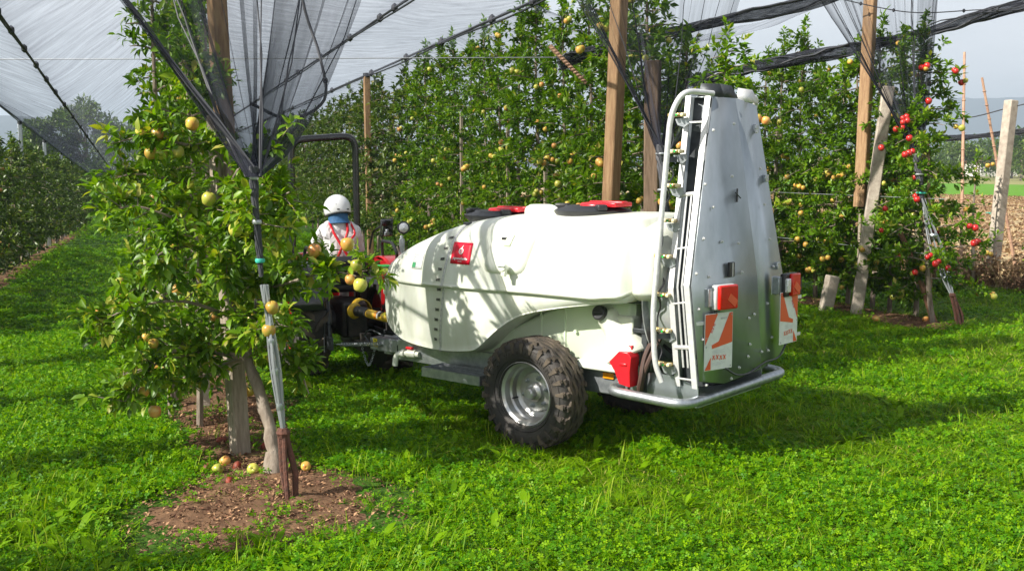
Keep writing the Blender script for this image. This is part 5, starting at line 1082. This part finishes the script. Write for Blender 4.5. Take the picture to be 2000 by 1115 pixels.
dg_t=bpy.data.textures.new('creases','CLOUDS'); dg_t.noise_scale=.09; dm=body.modifiers.new('folds','DISPLACE'); dm.texture=dg_t; dm.strength=.045; dm.mid_level=.5
# hands: palm and five curled fingers gripping the wheel
for s in (1,-1):
    mb=MB(); mb.tube([(.40,s*.15,.30),(.44,s*.145,.31),(.47,s*.14,.31)],[.026,.036,.032],10)
    for f in range(4):
        y=s*(.165-.019*f); l=(.9,1,.96,.78)[f]; mb.tube([(.465,y,.315),(.465+.035*l,y,.315),(.465+.045*l,y,.285),(.465+.025*l,y,.268)],[.010,.0095,.009,.007],7)
    mb.tube([(.425,s*.12,.30),(.455,s*.105,.29),(.475,s*.112,.272)],[.012,.011,.008],7); mb.build('hand',M['skin'],DR)
# hood, helmet
mb=MB(); mb.lathe([(.118,-.012),(.108,.005),(.100,.03),(.098,.06),(.10,.09),(.095,.12)],28,Matrix.Translation((.055,0,.58))@Matrix.Rotation(R_(8),4,'Y')@Matrix.Diagonal((.95,1.0,1,1))); mb.build('neck_cloth',M['bluecloth'],DR,solid=.006)
HM=Matrix.Translation((.10,0,.715))@Matrix.Rotation(R_(12),4,'Z')@Matrix.Rotation(R_(14),4,'Y'); mb=MB(); P=[]
for i in range(15):
    t=i/14; ph=R_(90-118*t); row=[]
    for j in range(32):
        th=2*math.pi*j/32; fr=max(0,math.cos(th)); r_=.128*math.cos(ph) if ph>0 else .128*math.cos(ph*.8); zz=.135*math.sin(ph) if ph>0 else .135*math.sin(ph)
        if fr>.35 and zz<.02: zz=.02+(zz-.02)*max(0,1-(fr-.35)*4)
        row.append(HM@Vector((r_*math.cos(th)*1.12,r_*math.sin(th),zz)))
    P.append(row)
mb.grid(P,closed=True); helmet=mb.build('helmet',M['helmet'],DR,solid=.006,ang=70)
mb=MB(); th=np.linspace(.35*math.pi,1.65*math.pi,40); mb.tube([HM@Vector((.1215*1.12*math.cos(a),.1215*math.sin(a),-.066)) for a in th],.007,7); mb.build('rim_trim',M['black'],helmet)
mb=MB(); mb.box(HM@Vector((-.136,-.035,-.035)),(.010,.045,.012)); mb.box(HM@Vector((-.128,.055,-.032)),(.010,.030,.014),Matrix.Rotation(R_(-25),3,'Z')); mb.build('helmet_sticker',M['blackprint'],helmet)
for y,z in ((-.03,.012),(.07,.02)):
    mb=MB(); mb.lathe([(0,0),(.004,0),(0,.003)],8,Matrix.Translation(HM@Vector((-.139 if y<0 else -.128,y,z)))@Matrix.Rotation(R_(-90),4,'Y')); mb.build('rivet',M['black'],helmet)
# face under the helmet
mb=MB(); mb.lathe([(0,-.03),(.012,-.02),(.016,0),(.008,.03)],8,Matrix.Translation((.19,0,.69))@Matrix.Rotation(R_(60),4,'Y')); mb.box((.185,0,.655),(.01,.045,.008)); mb.lathe([(0,-.08),(.06,-.07),(.082,-.02),(.085,.04),(.07,.07)],20,Matrix.Translation((.112,0,.70))); mb.build('face',M['skin'],DR)
for s in(1,-1):
    mb=MB(); mb.lathe([(0,-.01),(.010,0),(0,.01)],8,Matrix.Translation((.188,s*.03,.715))); mb.build('eye',M['blackprint'],DR)
# red strap ribbons crossing the back
def ribbon(pts,w,name='strap'):
    c=spline(pts,8); mb=MB(); P=[]
    for i,p in enumerate(c):
        t=(c[min(i+1,len(c)-1)]-c[max(0,i-1)]).normalized(); s_=t.cross(Vector((-1,0,0))).normalized(); P.append([p-s_*w/2,p+s_*w/2])
    mb.grid(P); mb.build(name,M['red'],DR,solid=.004)
ribbon([(.02,-.07,.60),(-.085,-.055,.50),(-.125,.0,.38),(-.13,.06,.25),(-.13,.10,.12)],.026)
ribbon([(.02,-.11,.585),(-.07,-.13,.48),(-.11,-.08,.42)],.020)
ribbon([(.02,.10,.59),(-.08,.09,.50),(-.13,.02,.36),(-.14,-.06,.22),(-.13,-.1,.12)],.026)
ribbon([(.06,.235,.12),(-.02,.20,.05),(-.09,.15,.0)],.05,'hem_band')
# ---------------------------------------------------------------- ground cover
def inst(name,protos,pts,rot,scl,idx,kind='stuff'):
    col=bpy.data.collections.new(name+'_kinds')
    for i,me in enumerate(protos):
        o=bpy.data.objects.new('%s_%02d'%(name,i),me); col.objects.link(o)
    me=bpy.data.meshes.new(name); me.vertices.add(len(pts)); me.vertices.foreach_set('co',np.asarray(pts,dtype=np.float32).ravel())
    a=me.attributes.new('rotv','FLOAT_VECTOR','POINT'); a.data.foreach_set('vector',np.asarray(rot,dtype=np.float32).ravel())
    a=me.attributes.new('sclv','FLOAT_VECTOR','POINT'); a.data.foreach_set('vector',np.asarray(scl,dtype=np.float32).ravel())
    a=me.attributes.new('kindi','INT','POINT'); a.data.foreach_set('value',np.asarray(idx,dtype=np.int32))
    o=bpy.data.objects.new(name,me); COL.objects.link(o); o['kind']=kind
    g=bpy.data.node_groups.new(name,'GeometryNodeTree'); g.interface.new_socket('Geometry',in_out='INPUT',socket_type='NodeSocketGeometry'); g.interface.new_socket('Geometry',in_out='OUTPUT',socket_type='NodeSocketGeometry')
    N=g.nodes.new; gi=N('NodeGroupInput'); go=N('NodeGroupOutput'); ip=N('GeometryNodeInstanceOnPoints'); ci=N('GeometryNodeCollectionInfo'); ci.inputs['Collection'].default_value=col; ci.inputs['Separate Children'].default_value=True; ci.inputs['Reset Children'].default_value=True
    def na(nm_,ty):
        q=N('GeometryNodeInputNamedAttribute'); q.data_type=ty; q.inputs['Name'].default_value=nm_; return q.outputs['Attribute']
    k=g.links.new; k(gi.outputs[0],ip.inputs['Points']); k(ci.outputs[0],ip.inputs['Instance']); ip.inputs['Pick Instance'].default_value=True
    k(na('kindi','INT'),ip.inputs['Instance Index']); e2=N('FunctionNodeEulerToRotation'); k(na('rotv','FLOAT_VECTOR'),e2.inputs[0]); k(e2.outputs[0],ip.inputs['Rotation']); k(na('sclv','FLOAT_VECTOR'),ip.inputs['Scale']); k(ip.outputs[0],go.inputs[0])
    md=o.modifiers.new('scatter','NODES'); md.node_group=g; return o
def blades(seed,n,R,h0,h1,w,lean,name='blades',m='grass'):
    g=np.random.default_rng(seed); r=R*np.sqrt(g.random(n)); a=g.uniform(0,6.28,n); p=np.stack([r*np.cos(a),r*np.sin(a),np.full(n,-.01)],1); h=g.uniform(h0,h1,n); th=g.uniform(0,6.28,n); d=np.stack([np.cos(th),np.sin(th)],1); ln=h*lean*g.uniform(.3,1.5,n)
    s=np.stack([-d[:,1],d[:,0]],1); V=np.zeros((n,7,3)); ww=w*g.uniform(.7,1.3,n)
    for k_,(t,q) in enumerate(((0,.8),(.4,1),(.75,.75))):
        c=p[:,:2]+d*(ln*t**2)[:,None]; z=p[:,2]+h*t*(1-.25*lean*t)
        V[:,2*k_,:2]=c-s*(ww*q/2)[:,None]; V[:,2*k_+1,:2]=c+s*(ww*q/2)[:,None]; V[:,2*k_,2]=z; V[:,2*k_+1,2]=z
    V[:,6,:2]=p[:,:2]+d*ln[:,None]; V[:,6,2]=p[:,2]+h*(1-.35*lean)
    rnd=np.clip(.45+.22*g.normal(size=n),0,.92); rnd[g.random(n)<.05]=1
    return rawmesh(name,V.reshape(-1,3),[(0,1,3,2),(2,3,5,4),(4,5,6)],n,7,np.repeat(rnd,7),M[m])
def clovers(seed,n,R,h0,h1,s0):
    g=np.random.default_rng(seed); r=R*np.sqrt(g.random(n)); a=g.uniform(0,6.28,n); V=[];rn=[]
    out=[]
    for i in range(n):
        c=Vector((r[i]*math.cos(a[i]),r[i]*math.sin(a[i]),g.uniform(h0,h1))); th=g.uniform(0,6.28); s=s0*g.uniform(.7,1.3); til=Matrix.Rotation(g.normal()*.45,3,'X')@Matrix.Rotation(g.normal()*.45,3,'Y'); q=min(1,max(0,.5+.25*g.normal()))
        for k_ in range(3):
            b=th+k_*2.094; ca,sa=math.cos(b),math.sin(b)
            for (x,y,z) in ((0,0,0),(.75,.52,.10),(1.12,0,-.05),(.75,-.52,.10)):
                V.append(c+til@Vector(((x*ca-y*sa)*s,(x*sa+y*ca)*s,z*s))); rn.append(q)
    return rawmesh('clover',np.array([tuple(v) for v in V]),[(0,1,2),(0,2,3)],n*3,4,np.array(rn),M['clover'])
def rosette(seed,n,ln):
    g=np.random.default_rng(seed); a=g.uniform(0,6.28,n); d=np.stack([np.cos(a),np.sin(a),g.uniform(.25,1.0,n)],1)
    return cloud((np.array([(0,0,0),(.4,0,.03),(.75,0,.0),(1,0,-.12),(.35,.09,.04),(.7,.12,.03),(.35,-.09,.04),(.7,-.12,.03)]),T_NEAR[1]),np.zeros((n,3))+[0,0,.0],d,np.tile([0,0,1.],(n,1)),ln*g.uniform(.6,1.2,n),np.clip(.5+.25*g.normal(size=n),0,.9),M['grass'],'rosette')
protos=[blades(1,50,.11,.03,.075,.0055,1.5),blades(2,50,.11,.025,.07,.0055,1.8),blades(3,30,.12,.04,.11,.0045,1.1),
        clovers(4,36,.12,.025,.065,.0115),clovers(5,32,.12,.02,.06,.0160),rosette(6,9,.14),rosette(7,12,.10),blades(8,9,.10,.10,.22,.0045,.45)]
g=np.random.default_rng(21)
def soil_mask(x,y):
    a=x*ROT_R[0]+y*ROT_R[1]; l=x*ROT_N[0]+y*ROT_N[1]
    m=np.zeros(len(x))
    for a0,l0,hw,fat in ((5.42,.62,.50,.62),(10.4,9.4,.42,0),(8.6,4.95,.38,0),(12,-2.95,.45,0)):
        w=hw*(1+fat*np.clip(1-(a-a0-.8)/1.2,0,1)*(a>a0)); w=w*(1+.25*np.sin(a*2.3+l0)+.15*np.sin(a*5.1)); e=(w-np.abs(l-l0))
        e=np.where(a<a0+.8,np.minimum(e,(a-a0)*1.3-.05),e); m=np.maximum(m,np.clip(e/.14+.3,0,1)*(a>a0)*(a<45))
    return m
X=[];Y=[]
def scatter(n,d0,d1,half):
    d=np.sqrt(g.uniform(d0**2,d1**2,n)); th=g.uniform(-half,half,n); return d*np.sin(th),d*np.cos(th)
for n,d0,d1,half in ((15500,4.2,9.2,.62),(21000,9.2,18,.58),(12000,18,34,.56),(9000,34,70,.56)):
    x,y=scatter(n,d0,d1,half); X.append(x); Y.append(y)
x=np.concatenate(X); y=np.concatenate(Y); dist=np.hypot(x,y)
lat=x*ROT_N[0]+y*ROT_N[1]; keep=(g.random(len(x))>soil_mask(x,y)*.955)&(lat<13.2+.3*np.sin(y*3))
x=x[keep];y=y[keep];dist=dist[keep]; lat=lat[keep]
z=gzv(x,y)+np.where(y<60,np.sin(x*1.7+1)*np.sin(y*1.3+.4)*.014+np.sin(x*4.1+y*2.2)*.008+np.sin(y*5.3-x*3.1)*.006,0)-.01
pn=np.sin(x*1.1+2*np.sin(y*.7))*np.cos(y*.9+1.5*np.sin(x*.6))+.5*np.sin(x*2.9+y*2.3)   # patchiness: clover against grass
r=g.random(len(x)); idx=np.where(pn+g.normal(size=len(x))*.7-.28*np.clip(x,-2,3)>-.25,np.where(r<.6,3,4),np.where(r<.35,0,np.where(r<.7,1,2)))
idx=np.where(g.random(len(x))<.035,5,idx); idx=np.where(g.random(len(x))<.03,6,idx); idx=np.where(g.random(len(x))<.03,7,idx)
cl=(x<-.3)&(y<7)&(g.random(len(x))<.22)&(soil_mask(x,y)<.9); idx=np.where(cl,np.where(g.random(len(x))<.5,5,7),idx)
bare=np.sin(x*2.3+1.1*np.sin(y*1.9))+np.sin(y*2.7+x*.8+2)+.5*np.sin(x*7+y*5)
kp=~((bare>1.95)&(dist<9)&(x>0)&(g.random(len(x))<.75)); x=x[kp];y=y[kp];z=z[kp];dist=dist[kp];idx=idx[kp]
s=g.uniform(.75,1.25,len(x))*(1+np.clip((dist-9)/22,0,2.2))
sz_=s*g.uniform(.75,1.15,len(x)); sz_=np.where(dist>14,sz_*.75,sz_)
inst('grass',protos,np.stack([x,y,z],1),np.stack([g.normal(size=len(x))*.10,g.normal(size=len(x))*.10,g.uniform(0,6.28,len(x))],1),np.stack([s,s,sz_],1),idx)
# leaf litter, clods and dead stems on the bare soil
def litter_leaf(seed):
    gg=np.random.default_rng(seed); n=5; d=gg.normal(size=(n,3)); d[:,2]*=.25
    return cloud(T_FAR,gg.normal(size=(n,3))*[.03,.03,.004]+[0,0,.008],d,np.tile([0,0,1.],(n,1))+gg.normal(size=(n,3))*.4,gg.uniform(.025,.06,n),gg.uniform(0,1,n)*.95,M['litter'],'litter')
def clod(seed):
    r_=random.Random(seed); mb=MB(); pr=[(0,-.8),(.7,-.5),(1,0),(.75,.5),(0,.75)]; mb.lathe([(a*.014,b*.010) for a,b in pr],6); mb.v=[tuple(c+r_.uniform(-.003,.003) for c in v) for v in mb.v]; return mb.mesh('clod',[M['soil']])
def stick(seed):
    r_=random.Random(seed); mb=MB(); mb.tube([(-.06,0,.01),(0,r_.uniform(-.01,.01),.016),(.07,r_.uniform(-.02,.02),.01)],.002,4); return mb.mesh('stick',[M['weed']])
P_=[]
while len(P_)<9000:
    a0,a1,l0,hw,w=((5.5,9,.62,.75,1),(9,20,.6,.45,1),(10.4,15,9.4,.45,1),(9,12,4.95,.4,1),(14,30,-2.95,.5,1))[g.choice(5,p=(.55,.17,.15,.03,.10))]
    a=g.uniform(a0,a1); l=l0+g.normal()*hw*.55; p=W(a,l); P_.append((p.x,p.y,gh(p.x,p.y)+.022))
P_=np.array(P_); mk=soil_mask(P_[:,0],P_[:,1]); P_=P_[mk>.15]; n=len(P_)
sc_l=g.uniform(.25,.7,n); inst('leaf_litter',[litter_leaf(i) for i in range(4)]+[clod(i) for i in range(3)]+[stick(i) for i in range(2)],P_,np.stack([g.normal(size=n)*.2,g.normal(size=n)*.2,g.uniform(0,6.28,n)],1),np.stack([sc_l]*3,1),g.integers(0,9,n))
# dry weeds along the field edge, stubble beyond
def weed(seed,n,h):
    gg=np.random.default_rng(seed); V=[];rn=[]
    for i in range(n):
        x0,y0=gg.normal(size=2)*.10; hh=h*gg.uniform(.4,1.1); lx,ly=gg.normal(size=2)*.22*hh; w=.006; q=gg.uniform(0,1)
        V+=[(x0-w,y0,0),(x0+w,y0,0),(x0+lx+w*.5,y0+ly,hh),(x0+lx-w*.5,y0+ly,hh)]; rn+=[q]*4
        for k_ in range(7):
            t=gg.uniform(.25,1); cx_,cy_=x0+lx*t,y0+ly*t; a=gg.uniform(0,6.28); l_=gg.uniform(.03,.09); ca,sa=math.cos(a)*l_,math.sin(a)*l_
            V+=[(cx_,cy_,hh*t),(cx_+ca*.5-sa*.2,cy_+sa*.5+ca*.2,hh*t+.02),(cx_+ca,cy_+sa,hh*t-.02),(cx_+ca*.5+sa*.2,cy_+sa*.5-ca*.2,hh*t-.01)]; rn+=[min(1,q*gg.uniform(.5,1.3))]*4
    V=np.array(V); return rawmesh('weed',V,[(0,1,2,3)],len(V)//4,4,np.array(rn),M['weed'])
n=1000; a=g.uniform(8,34,n); l=13.35+np.abs(g.normal(size=n))*.40; wp=np.array([tuple(W(q,w_,0)) for q,w_ in zip(a,l)]); ss=g.uniform(.6,1.25,n)
inst('dry_weeds',[weed(i,14,.45) for i in range(4)],wp,np.stack([np.zeros(n),np.zeros(n),g.uniform(0,6.28,n)],1),np.stack([ss]*3,1),g.integers(0,4,n))
n=9000; a=g.uniform(4,70,n); l=14+np.abs(g.uniform(0,1,n))**1.3*40; wp=np.array([tuple(W(q,w_,0)) for q,w_ in zip(a,l)]); ss=g.uniform(.5,1.0,n)
inst('stubble',[weed(20+i,8,.13) for i in range(3)],wp,np.stack([np.zeros(n),np.zeros(n),g.uniform(0,6.28,n)],1),np.stack([ss*1.6,ss*1.6,ss],1),g.integers(0,3,n))
# ---------------------------------------------------------------- distant trees
def big_tree(x,y,h,w,seed,label,group=None,name='tree',nl=5200,leaf=.5,base=0):
    root=empty(name,(x,y,base),0,label,'tree',group); r=random.Random(seed); gg=np.random.default_rng(seed); tb=MB()
    tb.tube([(0,0,-.5),(.1,0,h*.3),(0,.1,h*.6),(0,0,h*.85)],[h*.03,h*.024,h*.015,h*.004],7)
    cs=[]
    for i in range(26):
        t=r.random(); a=r.uniform(0,6.28); z=h*(.25+.68*t); rad=w*.5*math.sqrt(max(.05,1-((t-.35)/.68)**2))*r.uniform(.35,1); c=(math.cos(a)*rad,math.sin(a)*rad,z); cs.append((c,w*.19*r.uniform(.6,1.3)))
        tb.tube([(0,0,z*.65),((c[0])*.5,c[1]*.5,z*.88),c],[h*.008,h*.005,h*.002],5,False)
    tb.build('trunk',M['bark'],root)
    k_=gg.integers(0,len(cs),nl); C=np.array([c[0] for c in cs])[k_]; Rr=np.array([c[1] for c in cs])[k_]; d=gg.normal(size=(nl,3)); d/=np.linalg.norm(d,axis=1,keepdims=True)
    pos=C+d*(Rr*gg.uniform(.3,1.05,nl))[:,None]*[1,1,.8]; dd=d+gg.normal(size=(nl,3))*.7
    link('crown',cloud(T_FAR,pos,dd,np.tile([0,0,1.],(nl,1))+gg.normal(size=(nl,3))*.5,leaf*gg.uniform(.5,1.3,nl),np.clip(.3+.3*np.repeat(gg.random(len(cs)),1)[k_]+.2*gg.normal(size=nl),0,.9),M['leaf_far'],'crown'),root,kind='stuff')
big_tree(-40.0,100,9.6,6.2,1,'large rounded tree behind the left net sheet',base=-1.2,nl=7500,leaf=.42)
big_tree(-43,97,7.6,4.2,2,'slimmer tree left of the large one behind the net',base=-1.2,nl=6000,leaf=.4)
big_tree(-36,98,7.4,6.5,3,'low broad tree right of the large one behind the net',base=-1.2,nl=6000,leaf=.4)
big_tree(-32,104,6.8,7,4,'bushy tree furthest right behind the left net sheet',base=-1.2,nl=7500,leaf=.42)
big_tree(79.5,166,7.6,9.5,5,'round dark tree at the right edge beyond the green field',nl=4200,leaf=.55)
big_tree(71.5,170,6.5,6,6,'slender pale tree just left of the round dark one',nl=3000,leaf=.5)
k=0
for x,y,h,w in ((62,190,4.5,9),(68,192,5.2,10),(74,195,4.6,9),(80,198,6,10),(55,195,3.8,10),(86,196,6.5,12),(94,200,7,12),(48,230,4.6,12),(100,205,7,12),(76,240,6.5,14),(88,245,7,14)):
    big_tree(x,y,h,w,10+k,'low tree in the hazy line beyond the fields','low trees in the hazy line beyond the fields',nl=1300,leaf=.8); k+=1
hs=empty('farmhouse',(100.0,222,0),R_(15),'small pale farmhouse with reddish roof beyond the fields','house')
mb=MB(); mb.box((0,0,1.4),(9,5,2.8)); mb.build('wall',M['plaster'],hs)
mb=MB(); mb.prism([(-2.9,2.7),(2.9,2.7),(0,4.1)],-4.8,4.8,Matrix.Rotation(R_(90),4,'Z')@Matrix.Rotation(R_(90),4,'X')); mb.build('roof',M['rooftile'],hs)
for i in range(3):
    mb=MB(); mb.box((-3+3*i,-2.52,1.5),(.9,.06,1.1)); mb.build('window',M['black'],hs)
# air
HZ=bpy.data.materials.new('pale_haze'); HZ.use_nodes=True; hn=HZ.node_tree.nodes; hn.clear(); ho=hn.new('ShaderNodeOutputMaterial'); hv=hn.new('ShaderNodeVolumePrincipled')
hv.inputs['Color'].default_value=(.72,.86,1,1); hv.inputs['Density'].default_value=.0005; hv.inputs['Anisotropy'].default_value=.2; HZ.node_tree.links.new(hv.outputs[0],ho.inputs['Volume'])
mb=MB(); mb.box((0,2220,106.5),(9400,4720,219)); mb.build('haze',HZ,smooth=False,kind='stuff')
